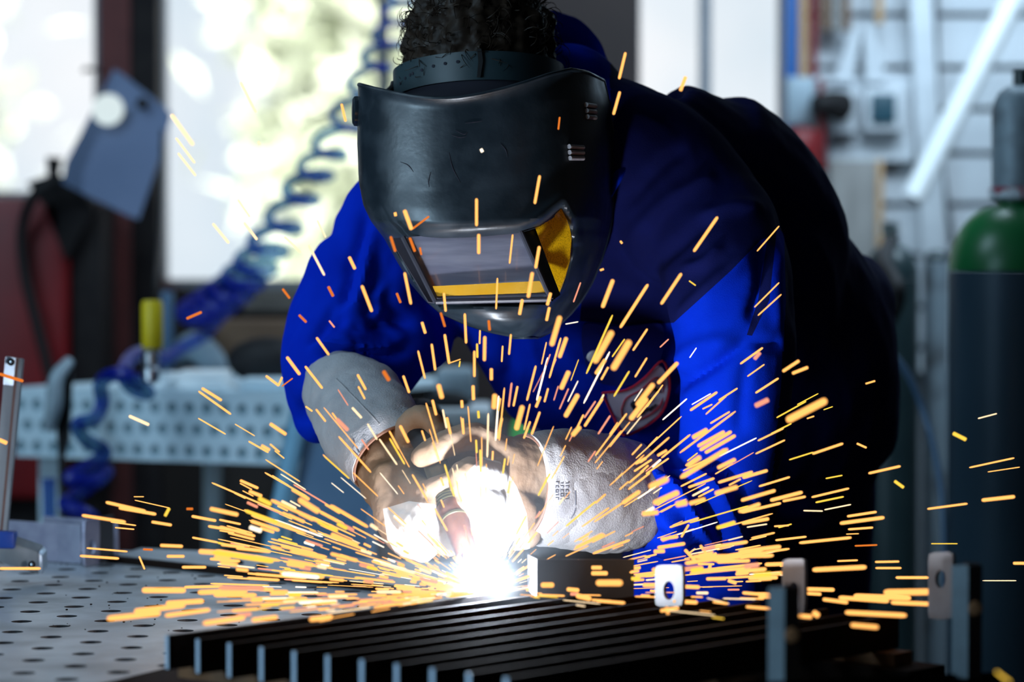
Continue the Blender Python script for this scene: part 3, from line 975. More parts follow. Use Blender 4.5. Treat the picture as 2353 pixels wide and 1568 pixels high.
stop(1764, 1802, 1838, 1348, 1640, 2.86, 'dark upright stop with a bright left edge, nearest in front of the bars')
stop(2186, 2224, 2256, 1298, 1560, 3.0, 'dark upright stop with a bright left edge at the right end of the bars')
# narrow ledge of the trestle under the stops
tag(obj('support_rail', prism([W(1700, 1570, 2.80), W(2300, 1545, 3.06), W(2310, 1550, 3.20), W(1700, 1580, 2.95)], (0, 0, -.03)), M_black_iron, None, False), 'dark rail under the two upright stops', 'rail')

# ------------------------------------------------------------------ left: U channel and bar clamp
ch = thing('u_channel', 'short spotted galvanised channel piece lying behind the bar clamp', 'channel', onplane(130, 1272, TZ))
z0 = TZ + .001
p1_, p2_, p3_ = W(20, 1272, 4.36), W(186, 1262, 4.30), W(40, 1180, 4.52)
def wallp(a_, b_, h, t):
    d_ = (b_ - a_); d_.z = 0; d_.normalize()
    n_ = Vector((-d_.y, d_.x, 0)) * t
    a_ = Vector((a_.x, a_.y, z0)); b_ = Vector((b_.x, b_.y, z0))
    return prism([a_, b_, b_ + UP * h, a_ + UP * h], n_, .0008)
A_, B_ = Vector((X(10, 4.34), 4.34, z0)), Vector((X(183, 4.262), 4.262, z0))
n_ = Vector((-(B_ - A_).normalized().y, (B_ - A_).normalized().x, 0))
obj('front_wall', wallp(A_, B_, .056, .004), M_channel, ch, False)
obj('back_wall', wallp(A_ + n_ * .08, B_ + n_ * .08, .056, .004), M_channel, ch, False)
obj('web', prism([A_ + n_ * .005, B_ + n_ * .005, B_ + n_ * .079, A_ + n_ * .079], (0, 0, .004)), M_channel, ch, False)
e_ = thing('end_bracket', 'upright end bracket with a round hole at the right end of the channel piece', 'bracket', W(212, 1262, 4.24))
q0 = Vector((X(189, 4.225), 4.225, z0)); q1 = Vector((X(224, 4.27), 4.27, z0))
ux = (q1 - q0).normalized()
obj('face_plate', plate_with_hole(q0, ux, UP, (q1 - q0).length, .066, ((q1 - q0).length * .5, .026), .0105, .004), M_channel, e_, False)
obj('side_flange', prism([q1, q1 + Vector((.012, .05, 0)), q1 + Vector((.012, .05, .066)), q1 + UP * .066], (.003, 0, 0)), M_bracket, e_, False)

ck = thing('bar_clamp', 'serrated steel bar clamp standing on the left of the table', 'clamp', onplane(40, 1300, TZ))
D = 4.02
T0, T1 = W(13, 820, D), W(52, 826, D + .012)
B0, B1 = W(-22, 1228, D), W(14, 1228, D + .012)
th = Vector((0, .014, 0))
bm = bmesh.new()
fx = 0.6
add_prism(bm, [B0, B0.lerp(B1, fx), T0.lerp(T1, fx), T0], th)
obj('rail', bm, M_clamp_steel, ck, False)
bm = bmesh.new()
add_prism(bm, [B0.lerp(B1, fx), B0.lerp(B1, fx + .18), T0.lerp(T1, fx + .18), T0.lerp(T1, fx)], th * .6)
obj('groove', bm, M_brown_enamel, ck, False)
bm = bmesh.new()
NT = 96
for k in range(NT):
    t0_, t1_ = k / NT, (k + .55) / NT
    a_ = lambda t, f: B0.lerp(B1, f).lerp(T0.lerp(T1, f), t)
    add_prism(bm, [a_(t0_, fx + .16), a_(t0_, 1.02), a_(t1_, 1.02), a_(t1_, fx + .16)], th)
add_prism(bm, [a_(0, fx + .16), a_(0, .97), a_(1, .97), a_(1, fx + .16)], th * .98)
obj('teeth', bm, M_clamp_steel, ck, False)
obj('head_plate', prism([T0.lerp(B0, .155) - Vector((0, .002, 0)), T0.lerp(T1, fx).lerp(B0.lerp(B1, fx), .155) - Vector((0, .002, 0)), T0.lerp(T1, fx) - Vector((0, .002, 0)), T0 - Vector((0, .002, 0))], (0, .0015, 0)), M_cut_edge, ck, False)
def rivet(p):
    bm = bmesh.new()
    add_lathe(bm, [(.0035, 0), (.0048, 0), (.005, .0015), (.0036, .002), (.0034, .001)], p, Vector((0, -1, 0)), 20)
    obj('rivet_ring', bm, M_black_iron, ck)
    obj('rivet', lathe([(0, 0), (.002, 0), (.0018, .002), (0, .0024)], p, Vector((0, -1, 0)), 14), M_chrome, ck)
rivet(W(27, 832, D) - Vector((0, .0035, 0)))
obj('slide', prism([W(-25, 1222, D - .014), W(32, 1224, D - .01), W(34, 1262, D - .01), W(-25, 1262, D - .014)], (0, .032, 0), .003), M_clamp_blue, ck)
J0, J1 = W(-40, 1250, D - .02), W(88, 1292, D + .01)
dj = (J1 - J0).normalized()
up_ = Vector((-dj.z * .0, 0, 0)) + UP * .0175
obj('jaw', prism([J0 - up_, J1 - up_, J1 + up_ * .8, J0 + up_ * .8], (.004, .018, .008), .0015), M_clamp_steel, ck)
obj('jaw_end', prism([J1 - up_ * .95, J1 + dj * .006 - up_ * .8, J1 + dj * .006 + up_ * .5, J1 + up_ * .7], (.004, .018, .008), .001), M_cut_edge, ck)
rivet(W(75, 1297, D - .004) - Vector((0, .004, 0)))
# ------------------------------------------------------------------ the welder
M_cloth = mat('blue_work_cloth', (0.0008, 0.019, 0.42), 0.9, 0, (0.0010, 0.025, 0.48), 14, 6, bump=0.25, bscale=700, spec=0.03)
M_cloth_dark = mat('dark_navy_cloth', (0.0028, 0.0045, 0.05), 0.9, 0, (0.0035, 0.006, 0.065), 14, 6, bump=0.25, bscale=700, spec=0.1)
M_pocket = mat('navy_pocket_cloth', (0.006, 0.013, 0.16), 0.9, 0, (0.008, 0.017, 0.20), 16, 6, bump=0.3, bscale=500, spec=0.12)
M_skin = mat('skin', (0.42, 0.24, 0.17), 0.55, 0, (0.46, 0.27, 0.19), 30, bump=0.1)
M_hair = mat('dark_brown_hair', (0.016, 0.010, 0.007), 0.5, 0, (0.028, 0.018, 0.012), 60, spec=0.12)
M_suede = mat('grey_split_leather', (0.33, 0.32, 0.33), 0.92, 0, (0.42, 0.405, 0.41), 22, 8, bump=0.5, bscale=420, spec=0.1, sheen=0.15)
M_tan = mat('tan_glove_leather', (0.21, 0.125, 0.07), 0.7, 0, (0.31, 0.21, 0.14), 16, 7, bump=0.3, bscale=200, spec=0.25)
M_pale = mat('pale_glove_leather', (0.50, 0.48, 0.46), 0.8, 0, (0.60, 0.58, 0.56), 18, 7, bump=0.3, bscale=200, spec=0.2)
M_piping = mat('brown_seam_piping', (0.17, 0.075, 0.045), 0.7, 0, (0.22, 0.10, 0.06), 30)
M_ink = mat('faded_stamp_ink', (0.07, 0.07, 0.09), 0.9)
M_helmet = mat('scuffed_black_plastic', (0.009, 0.016, 0.023), 0.34, 0, (0.016, 0.026, 0.036), 26, 10, 0.4, 0.66, bump=0.10, bscale=160, rough2=0.50, spec=0.7)
M_band = mat('dark_teal_band_plastic', (0.013, 0.030, 0.037), 0.5, 0, (0.018, 0.038, 0.046), 20)
M_clip = mat('dull_clip_metal', (0.42, 0.39, 0.40), 0.45, 0.4, (0.34, 0.31, 0.32), 60)
M_tagw = mat('white_label_cloth', (0.62, 0.58, 0.70), 0.9, 0, (0.68, 0.64, 0.76), 20, bump=0.2, bscale=400)
M_red = mat('red_label_thread', (0.42, 0.006, 0.03), 0.9, 0, (0.48, 0.01, 0.04), 60)
M_blackprint = mat('black_label_print', (0.01, 0.01, 0.02), 0.9)
M_copper = mat('heat_browned_copper', (0.16, 0.055, 0.035), 0.38, 0.7, (0.24, 0.10, 0.06), 40, 6, bump=0.1, bscale=200)
M_torch = mat('olive_torch_tube', (0.055, 0.047, 0.022), 0.4, 0.2, (0.085, 0.072, 0.036), 30, bump=0.1)


def eval_mesh(bm, mods):
    """mesh after remesh / smooth modifiers"""
    me = bpy.data.meshes.new('tmp')
    bm.to_mesh(me)
    bm.free()
    o = bpy.data.objects.new('tmp', me)
    C.objects.link(o)
    for kind, kw in mods:
        m = o.modifiers.new(kind.lower(), kind)
        for k, v in kw.items():
            setattr(m, k, v)
    dg = bpy.context.evaluated_depsgraph_get()
    dg.update()
    out = bpy.data.meshes.new_from_object(o.evaluated_get(dg))
    bpy.data.objects.remove(o)
    bpy.data.meshes.remove(me)
    return out


def remesh(bm, vox, sm=6, fac=0.5):
    return eval_mesh(bm, [('REMESH', dict(mode='VOXEL', voxel_size=vox, use_smooth_shade=True)), ('SMOOTH', dict(factor=fac, iterations=sm))])


def add_limb(bm, rows, n=24, steps=30, vdir=Vector((0, 1, 0))):
    """rows: (px, py, depth, half width across in m, half depth in m): oval tube with rounded ends"""
    S_ = smooth_pts(rows, steps)
    P = [W(q[0], q[1], q[2]) for q in S_]
    rings = []
    for i, p in enumerate(P):
        t = P[min(i + 1, len(P) - 1)] - P[max(i - 1, 0)]
        t.normalize()
        a = vdir.cross(t)
        if a.length < .25:
            a = Vector((1, 0, 0)).cross(t)
        a.normalize()
        b = t.cross(a)
        rw, rd = float(S_[i][3]), float(S_[i][4])
        rings.append([p + a * (rw * math.cos(2 * PI * k / n)) + b * (rd * math.sin(2 * PI * k / n)) for k in range(n)])

    def endcap(ring, p, t, r):
        out = []
        for f in (.35, .65, .88, .98):
            s_ = math.sqrt(1 - f * f)
            out.append([p + (v - p) * s_ + t * (r * f) for v in ring])
        return out
    t0 = (P[0] - P[1]).normalized()
    t1 = (P[-1] - P[-2]).normalized()
    A = endcap(rings[0], P[0], t0, min(S_[0][3], S_[0][4]) * .9)[::-1]
    B = endcap(rings[-1], P[-1], t1, min(S_[-1][3], S_[-1][4]) * .9)
    add_rings(bm, A + rings + B)


def to_px(co):
    """photo position of world points (n x 3)"""
    y = co[:, 1]; x = co[:, 0]; z = co[:, 2] - CAMZ
    f = y * math.cos(TILT) - z * math.sin(TILT)
    u = y * math.sin(TILT) + z * math.cos(TILT)
    return np.stack([1176.5 + FPX * x / f, 784 - FPX * u / f], 1)


def get_co(me):
    co = np.empty(len(me.vertices) * 3)
    me.vertices.foreach_get('co', co)
    return co.reshape(-1, 3)


def get_no(me):
    no = np.empty(len(me.vertices) * 3)
    me.vertices.foreach_get('normal', no)
    return no.reshape(-1, 3)


def seg_dist(p, pts):
    """distance to a polyline and place along it"""
    best = np.full(len(p), 1e9)
    tt_ = np.zeros(len(p))
    n = len(pts) - 1
    for i in range(n):
        a, b = np.array(pts[i], float), np.array(pts[i + 1], float)
        ab = b - a
        t = np.clip(((p - a) @ ab) / (ab @ ab), 0, 1)
        d = np.linalg.norm(p - (a + t[:, None] * ab), axis=1)
        m = d < best
        best[m] = d[m]
        tt_[m] = (i + t[m]) / n
    return best, tt_


def folds(me, lines, facing=True):
    """cloth folds: each line is (points, width px, height m); facing the bench side of the garment"""
    co, no = get_co(me), get_no(me)
    px = to_px(co)
    disp = np.zeros(len(co))
    fmask = np.clip((0.25 - no[:, 1]) / 0.5, 0, 1) if facing else 1.0
    for pts, w, h in lines:
        sp_ = [tuple(q) for q in smooth_pts(pts, max(3, len(pts) * 5))] if len(pts) > 2 else pts
        d, t = seg_dist(px, sp_)
        disp += h * np.exp(-(d / w) ** 2) * np.clip(np.sin(np.clip(t, 0.0, 1) * PI) * 1.6 + .12, 0, 1) * fmask
    co += no * disp[:, None]
    me.vertices.foreach_set('co', co.ravel())
    me.update()


def wobble(me, amp, scale, stretch=(1, 1, 1), seed=0.0):
    co, no = get_co(me), get_no(me)
    d = np.array([noise.noise(Vector((c[0] * scale * stretch[0] + seed, c[1] * scale * stretch[1], c[2] * scale * stretch[2]))) +
                  .5 * noise.noise(Vector((c[0] * scale * 2.1 * stretch[0], c[1] * scale * 2.1 * stretch[1] + seed, c[2] * 2.1 * scale * stretch[2]))) for c in co])
    co += no * (amp * d)[:, None]
    me.vertices.foreach_set('co', co.ravel())
    me.update()


person = thing('person', 'welder in blue work clothes bending over the table, holding a torch in both gloves', 'person', (0.47, 4.3, 0))

# --- body: one continuous surface under the clothes
AX = np.array((0.596, 0.803)); PE = np.array((0.803, -0.596)); NK = np.array((1330., 230.))


def tor(s, lo, hi, d, b, k=1.0):
    c = NK + AX * s + PE * ((lo + hi) / 2)
    return (c[0], c[1], d, (hi - lo) / 2 / FPX * d * k, b * k)


TOR = [tor(-20, -150, 120, 3.98, .085), tor(60, -370, 165, 3.99, .12), tor(160, -490, 262, 4.0, .145), tor(260, -545, 305, 4.03, .155), tor(350, -560, 340, 4.06, .16),
       tor(470, -560, 362, 4.11, .165), tor(620, -520, 318, 4.17, .165), tor(760, -460, 305, 4.23, .165), tor(870, -400, 215, 4.27, .15), tor(930, -380, 120, 4.29, .12)]
L_ARM = [(1560, 455, 3.93, .085, .085), (1650, 560, 3.86, .088, .085), (1685, 720, 3.80, .080, .078), (1690, 900, 3.79, .072, .070), (1672, 1060, 3.82, .068, .066),
         (1620, 1165, 3.81, .072, .066), (1545, 1160, 3.795, .072, .066), (1490, 1148, 3.79, .060, .056), (1430, 1140, 3.785, .050, .048)]
R_ARM = [(930, 520, 4.02, .088, .085), (880, 620, 4.0, .080, .078), (815, 750, 3.97, .074, .072), (770, 860, 3.93, .068, .066), (790, 915, 3.88, .044, .046), (840, 970, 3.81, .038, .038)]
LEGS = [[(1860, 1000, 4.42, .09, .11), (1860, 1250, 4.42, .090, .095), (1850, 1560, 4.42, .075, .08), (1850, 1900, 4.5, .058, .06), (1850, 2420, 4.55, .045, .048)],
        [(1640, 1080, 4.26, .10, .11), (1590, 1280, 4.24, .094, .095), (1560, 1560, 4.25, .078, .08), (1570, 1900, 4.35, .06, .06), (1585, 2500, 4.38, .046, .048)]]


CAMP0 = Vector((0, 0, CAMZ))


def scale_rows(rows, k):
    return [(r[0], r[1], r[2], r[3] * k, r[4] * k) for r in rows]


HC = W(1102, 190, 3.865)                                   # middle of the head
FD = Vector((-.22, -.86, -.46)).normalized()               # where the face looks
HR = Vector((FD.y, -FD.x, 0)).normalized()
if HR.x < 0: HR = -HR
HU = HR.cross(FD).normalized()
if HU.z < 0: HU = -HU

# finger chains of the two gloved hands: rows of (px, py, depth, radius)
R_FINGERS = [[(938, 1105, 3.655, .0165), (975, 1128, 3.600, .0155), (1012, 1120, 3.573, .0145), (1040, 1108, 3.585, .013)],
             [(925, 1140, 3.655, .0170), (965, 1166, 3.600, .0160), (1010, 1160, 3.573, .0150), (1042, 1148, 3.585, .013)],
             [(915, 1170, 3.665, .0170), (945, 1200, 3.605, .0165), (1000, 1198, 3.578, .0155), (1040, 1190, 3.595, .0135)],
             [(908, 1190, 3.685, .0160), (935, 1232, 3.625, .0155), (980, 1236, 3.595, .0145), (1020, 1228, 3.605, .012)],
             [(930, 1010, 3.695, .0180), (945, 975, 3.660, .0165), (975, 958, 3.635, .0150), (1005, 985, 3.625, .0130)]]
L_FINGERS = [[(1148, 1040, 3.645, .0185), (1085, 1002, 3.615, .0180), (1020, 1025, 3.592, .0165), (968, 1052, 3.594, .0145)],
             [(1135, 1100, 3.615, .0185), (1075, 1085, 3.570, .0185), (1062, 1125, 3.565, .0160), (1080, 1150, 3.605, .0140)],
             [(1130, 1150, 3.610, .0185), (1072, 1150, 3.566, .0185), (1068, 1190, 3.566, .0160), (1090, 1205, 3.605, .0140)],
             [(1135, 1190, 3.615, .0180), (1085, 1215, 3.574, .0175), (1088, 1248, 3.574, .0155), (1115, 1250, 3.605, .0130)],
             [(1180, 1060, 3.650, .0185), (1128, 1022, 3.650, .0175), (1075, 1030, 3.640, .0160), (1020, 1060, 3.630, .0140)]]
R_PALM = [(872, 1010, 3.730, .046, .034), (900, 1070, 3.695, .047, .030), (920, 1130, 3.675, .046, .026), (925, 1175, 3.670, .036, .022)]
L_PALM = [(1235, 1110, 3.700, .052, .036), (1190, 1105, 3.670, .055, .032), (1150, 1110, 3.645, .052, .028), (1130, 1118, 3.635, .044, .022)]


def add_chain(bm, ch, k=1.0):
    add_limb(bm, [(q[0], q[1], q[2], q[3] * k, q[3] * k) for q in ch], 14, 14)


bm = bmesh.new()
for rows, k in ((TOR, .86), (L_ARM, .6), (R_ARM, .6), (LEGS[0], .86), (LEGS[1], .86)):
    add_limb(bm, scale_rows(rows, k))
# neck and head with brow, nose, lips, chin and ears
add_limb(bm, [(1360, 260, 4.0, .06, .06), (1290, 240, 3.97, .058, .058), (1200, 225, 3.91, .056, .056)], 20, 12)
Rh = Matrix((HR, -FD, HU)).transposed()


def hd(c, s, r=1.0):
    q = bmesh.ops.create_uvsphere(bm, u_segments=20, v_segments=14, radius=r)
    bmesh.ops.transform(bm, matrix=Matrix.Translation(HC + Rh @ Vector(c)) @ Rh.to_4x4() @ Matrix.Diagonal((*s, 1)), verts=q['verts'])


hd((0, .01, .01), (.076, .096, .100))
hd((0, -.025, -.075), (.058, .066, .058))
hd((0, -.062, -.118), (.026, .024, .02))
hd((0, -.096, -.05), (.013, .022, .024))
hd((0, -.102, -.064), (.018, .013, .011))
hd((0, -.082, -.092), (.026, .012, .009))
for s_ in (-1, 1):
    hd((.028 * s_, -.082, .004), (.026, .016, .009))
    hd((.030 * s_, -.078, -.018), (.014, .012, .010))
    hd((.078 * s_, .012, -.03), (.010, .022, .032))
# wrists, palms and fingers inside the gloves
add_limb(bm, [(840, 970, 3.81, .030, .030), (872, 1010, 3.73, .034, .024)], 16, 8)
add_limb(bm, [(1430, 1140, 3.80, .038, .036), (1235, 1110, 3.70, .034, .024)], 16, 8)
add_limb(bm, scale_rows(R_PALM, .72), 18, 10)
add_limb(bm, scale_rows(L_PALM, .72), 18, 10)
for ch in R_FINGERS + L_FINGERS:
    add_chain(bm, ch, .62)
me = remesh(bm, .0055, 3)
obj('body', me, M_skin, person)

# --- jacket
bm = bmesh.new()
for rows in (TOR, L_ARM, R_ARM):
    add_limb(bm, rows, 28, 44)
# shoulders and the loose cloth of the right elbow, hip fullness
add_limb(bm, [(1400, 330, 3.96, .09, .10), (1500, 400, 3.92, .10, .10), (1590, 500, 3.9, .10, .09)], 24, 16)
add_limb(bm, [(1180, 420, 4.03, .10, .09), (1000, 480, 4.03, .095, .09), (905, 570, 4.02, .09, .085)], 24, 16)
add_limb(bm, [(830, 640, 4.0, .075, .07), (770, 790, 3.97, .072, .065), (742, 900, 3.95, .052, .055), (735, 960, 3.95, .036, .05)], 24, 24)
add_limb(bm, [(900, 760, 3.98, .07, .06), (850, 830, 3.95, .068, .055), (800, 850, 3.94, .06, .05)], 24, 16)
add_limb(bm, [(960, 640, 4.03, .08, .07), (950, 780, 4.01, .055, .055)], 24, 12)
add_limb(bm, [(1935, 690, 4.27, .075, .12), (1950, 745, 4.28, .066, .12)], 24, 8)
# front flap of the jacket that hangs below the left forearm
add_limb(bm, [(1660, 1120, 3.86, .078, .07), (1620, 1230, 3.9, .085, .05), (1600, 1330, 3.95, .09, .04), (1590, 1420, 4.0, .09, .035)], 24, 20)
me = remesh(bm, .005, 7)
FOLDS = [
    # left sleeve: long fold from the shoulder, the slit of the pocket, elbow creases
    ([(1555, 740), (1600, 690), (1680, 620), (1745, 555)], 16, .009),
    ([(1540, 850), (1600, 800), (1690, 780)], 16, .007),
    ([(1520, 900), (1590, 870), (1680, 810), (1730, 770)], 10, -.008),
    ([(1480, 905), (1560, 875), (1650, 835), (1720, 790)], 8, -.006),
    ([(1715, 782), (1760, 790), (1800, 792)], 5, -.006),
    ([(1722, 800), (1705, 900), (1698, 1010)], 4, -.004),
    ([(1752, 560), (1748, 650), (1722, 740)], 9, -.010),
    ([(1795, 560), (1780, 660), (1790, 760)], 9, .006),
    ([(1470, 1035), (1560, 1060), (1640, 1075), (1740, 1130)], 11, -.012),
    ([(1450, 1075), (1540, 1110), (1590, 1180), (1625, 1260)], 11, .010),
    ([(1475, 1060), (1575, 1100), (1640, 1190), (1672, 1280)], 9, -.012),
    ([(1540, 1060), (1640, 1120), (1690, 1210), (1705, 1290)], 10, .009),
    ([(1580, 1050), (1680, 1110), (1735, 1210)], 8, -.011),
    ([(1560, 1160), (1600, 1230), (1640, 1300)], 8, -.009),
    ([(1480, 1130), (1540, 1210), (1590, 1300)], 10, .007),
    ([(1480, 1210), (1560, 1260), (1660, 1300)], 9, -.007),
    # yoke and chest
    ([(1430, 480), (1500, 400), (1580, 330)], 12, -.006),
    ([(1440, 560), (1520, 470), (1600, 420), (1650, 400)], 16, .007),
    ([(1470, 640), (1560, 560), (1640, 490)], 14, -.006),
    ([(1600, 500), (1690, 470), (1760, 480)], 14, .006),
    ([(1560, 620), (1620, 600), (1660, 560)], 10, .006),
    ([(1330, 740), (1420, 780), (1500, 770)], 7, .003),
    ([(1160, 730), (1170, 820), (1150, 900)], 16, -.010),
    ([(1210, 760), (1250, 860), (1330, 950)], 14, .006),
    ([(1280, 800), (1400, 880)], 10, .005),
    # back of the jacket
    ([(1800, 470), (1830, 600), (1830, 760)], 20, -.008),
    ([(1860, 520), (1900, 640), (1900, 800)], 20, .007),
    # right sleeve and elbow
    ([(860, 520), (845, 620), (800, 720)], 14, .007),
    ([(820, 600), (790, 700), (770, 770)], 10, -.008),
    ([(705, 800), (760, 790), (860, 805), (930, 800)], 9, .011),
    ([(840, 470), (825, 560), (790, 640)], 12, -.008),
    ([(870, 560), (865, 640), (850, 720), (900, 770)], 14, -.010),
    ([(775, 690), (740, 760), (712, 800)], 10, -.007),
    ([(760, 720), (850, 690), (900, 640)], 12, .008),
    ([(790, 770), (880, 740), (960, 740)], 12, -.009),
    ([(725, 880), (700, 930), (700, 975)], 9, -.007),
    ([(740, 815), (800, 808), (880, 815), (960, 790)], 7, -.013),
    ([(715, 860), (745, 835), (800, 825), (880, 838)], 8, .008),
    ([(705, 845), (730, 850), (745, 825)], 7, -.011),
    ([(715, 900), (735, 880), (750, 860)], 8, .006),
    ([(905, 580), (890, 680), (940, 760)], 14, -.007),
    ([(880, 700), (830, 760), (760, 775)], 12, .006),
]
folds(me, [(p_, max(w_, 11) * 1.15, h_ * 1.3) for p_, w_, h_ in FOLDS])
bm = bmesh.new()
bm.from_mesh(me)
for k in range(2):
    bmesh.ops.smooth_vert(bm, verts=bm.verts[:], factor=.5, use_axis_x=True, use_axis_y=True, use_axis_z=True)
bm.to_mesh(me)
bm.free()
wobble(me, .0035, 9, (1, 1, 1), 2.3)
wobble(me, .0012, 34, (1, 1, .5), 7.1)
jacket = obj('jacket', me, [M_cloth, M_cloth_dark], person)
# two-tone cloth: navy yoke, back and side panels
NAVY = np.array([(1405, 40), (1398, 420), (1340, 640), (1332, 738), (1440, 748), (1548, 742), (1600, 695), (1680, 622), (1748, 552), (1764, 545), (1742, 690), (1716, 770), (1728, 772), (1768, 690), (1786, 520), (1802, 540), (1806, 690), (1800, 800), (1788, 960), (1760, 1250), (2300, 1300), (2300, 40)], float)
bm = bmesh.new()
bm.from_mesh(me)
base_ = wloc(jacket)
for (ax_, ay_), (bx_, by_) in zip(NAVY[2:16], NAVY[3:17]):
    A_, B_ = W(ax_, ay_, 3.0), W(bx_, by_, 3.0)
    nn = (A_ - CAMP0).cross(B_ - CAMP0).normalized()
    lo_x, hi_x, lo_y, hi_y = min(ax_, bx_) - 14, max(ax_, bx_) + 14, min(ay_, by_) - 14, max(ay_, by_) + 14
    fs = []
    cc = np.array([f.calc_center_median() for f in bm.faces]) + np.array(base_)
    pp_ = to_px(cc)
    m_ok = (pp_[:, 0] > lo_x) & (pp_[:, 0] < hi_x) & (pp_[:, 1] > lo_y) & (pp_[:, 1] < hi_y) & (cc[:, 1] < 4.0)
    bm.faces.ensure_lookup_table()
    fs = [bm.faces[i] for i in np.nonzero(m_ok)[0]]
    ge = set(fs)
    for f in fs:
        ge.update(f.edges); ge.update(f.verts)
    bmesh.ops.bisect_plane(bm, geom=list(ge), plane_co=CAMP0 - base_, plane_no=nn, dist=1e-6)
bm.to_mesh(me)
bm.free()
me.polygons.foreach_set('use_smooth', [True] * len(me.polygons))
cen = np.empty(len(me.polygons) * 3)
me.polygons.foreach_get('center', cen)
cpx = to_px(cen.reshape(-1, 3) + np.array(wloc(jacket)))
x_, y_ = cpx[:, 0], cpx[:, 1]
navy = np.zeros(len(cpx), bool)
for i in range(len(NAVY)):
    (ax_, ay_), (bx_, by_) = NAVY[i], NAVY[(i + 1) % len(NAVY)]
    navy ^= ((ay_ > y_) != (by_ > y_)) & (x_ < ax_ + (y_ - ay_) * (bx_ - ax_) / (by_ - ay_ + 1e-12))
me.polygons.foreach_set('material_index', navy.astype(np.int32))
me.update()
# collar, inner label
ct = [(1216, 36, 3.95), (1245, 22, 4.0), (1300, 32, 4.05), (1345, 58, 4.07), (1384, 108, 4.05), (1412, 190, 3.98), (1432, 290, 3.9), (1440, 390, 3.83)]
cb_ = [(1262, 130, 4.0), (1285, 120, 4.03), (1315, 135, 4.05), (1345, 165, 4.05), (1372, 215, 4.02), (1385, 280, 3.97), (1390, 360, 3.9), (1395, 470, 3.84)]
T_, B_ = smooth_pts(ct, 40), smooth_pts(cb_, 40)
bm = bmesh.new()
rows = []
for f in np.linspace(0, 1, 9):
    rows.append([W(*(t * (1 - f) + b * f)) + Vector((0, -.018 * math.sin(PI * f), 0)) for t, b in zip(T_, B_)])
add_rings(bm, rows, False, False)
collar_me = eval_mesh(bm, [('SOLIDIFY', dict(thickness=.006, offset=0)), ('SUBSURF', dict(levels=1))])
wobble(collar_me, .002, 25)
obj('collar', collar_me, M_cloth, jacket)
obj('neck_label', prism([W(1333, 122, 4.035), W(1358, 124, 4.03), W(1358, 143, 4.025), W(1333, 138, 4.03)], (0, .002, 0)), M_tagw, jacket)

# pocket with its button, and the label patch below it; they lie on the chest
from mathutils.bvhtree import BVHTree
jm = jacket.data
jb = wloc(jacket)
bvh = BVHTree.FromPolygons([v.co + jb for v in jm.vertices], [p.vertices[:] for p in jm.polygons])
CAMP = Vector((0, 0, CAMZ))


def on_cloth(px, py, lift=.004, fallback=3.9):
    d = (W(px, py, 1.0) - CAMP).normalized()
    hit = bvh.ray_cast(CAMP, d)
    if hit[0] is None:
        return W(px, py, fallback)
    return hit[0] - d * lift


def patch(poly, lift, thick, m=10):
    """patch of cloth following the jacket inside a photo outline"""
    P = np.array(poly, float)
    # boundary resampled, then shrunk rings to the middle
    n = 48
    seg = np.r_[0, np.cumsum(np.linalg.norm(np.diff(np.vstack([P, P[:1]]), axis=0), axis=1))]
    Q = np.vstack([P, P[:1]])
    B = [np.array([np.interp(s_, seg, Q[:, 0]), np.interp(s_, seg, Q[:, 1])]) for s_ in np.linspace(0, seg[-1], n, endpoint=False)]
    c = P.mean(0)
    bm = bmesh.new()
    rows = []
    ds = []
    for f in np.linspace(1, .02, m):
        rows.append([on_cloth(*(c + (b - c) * f), lift) for b in B])
    ym = np.median([v.y for r in rows for v in r])
    for r in rows:
        for v in r:
            if abs(v.y - ym) > .09:
                k = (ym + math.copysign(.09, v.y - ym)) / v.y
                v.x *= k; v.z = CAMZ + (v.z - CAMZ) * k; v.y *= k
    bm.faces.new(add_rings(bm, rows, True, False)[-1])
    return eval_mesh(bm, [('SMOOTH', dict(factor=.5, iterations=8)), ('SOLIDIFY', dict(thickness=thick, offset=0))])


obj('chest_pocket', patch([(1332, 735), (1420, 748), (1530, 735), (1532, 800), (1505, 868), (1440, 893), (1375, 886), (1342, 850), (1330, 790)], .006, .004), M_pocket, jacket)
obj('pocket_button', lathe([(0, 0), (.008, 0), (.0085, .002), (.006, .003), (0, .0025)], on_cloth(1362, 818, .010), Vector((-.25, -1, -.1)), 20), M_clip, jacket)
lab = [(1385, 903), (1440, 896), (1482, 868), (1520, 830), (1536, 858), (1538, 900), (1520, 950), (1475, 985), (1432, 1000), (1410, 958)]
lp = obj('label_patch', patch(lab, .012, .003), M_tagw, jacket)


def on_patch_line(pts, r, closed=False, lift=.0155):
    P = [on_cloth(px, py, lift) for px, py in pts]
    ym = np.median([p.y for p in P])
    for v in P:
        if abs(v.y - ym) > .05:
            k = ym / v.y
            v.x *= k; v.z = CAMZ + (v.z - CAMZ) * k; v.y *= k
    bm = bmesh.new()
    add_tube(bm, P + ([P[0]] if closed else []), r, 6, len(P) * 4)
    return bm


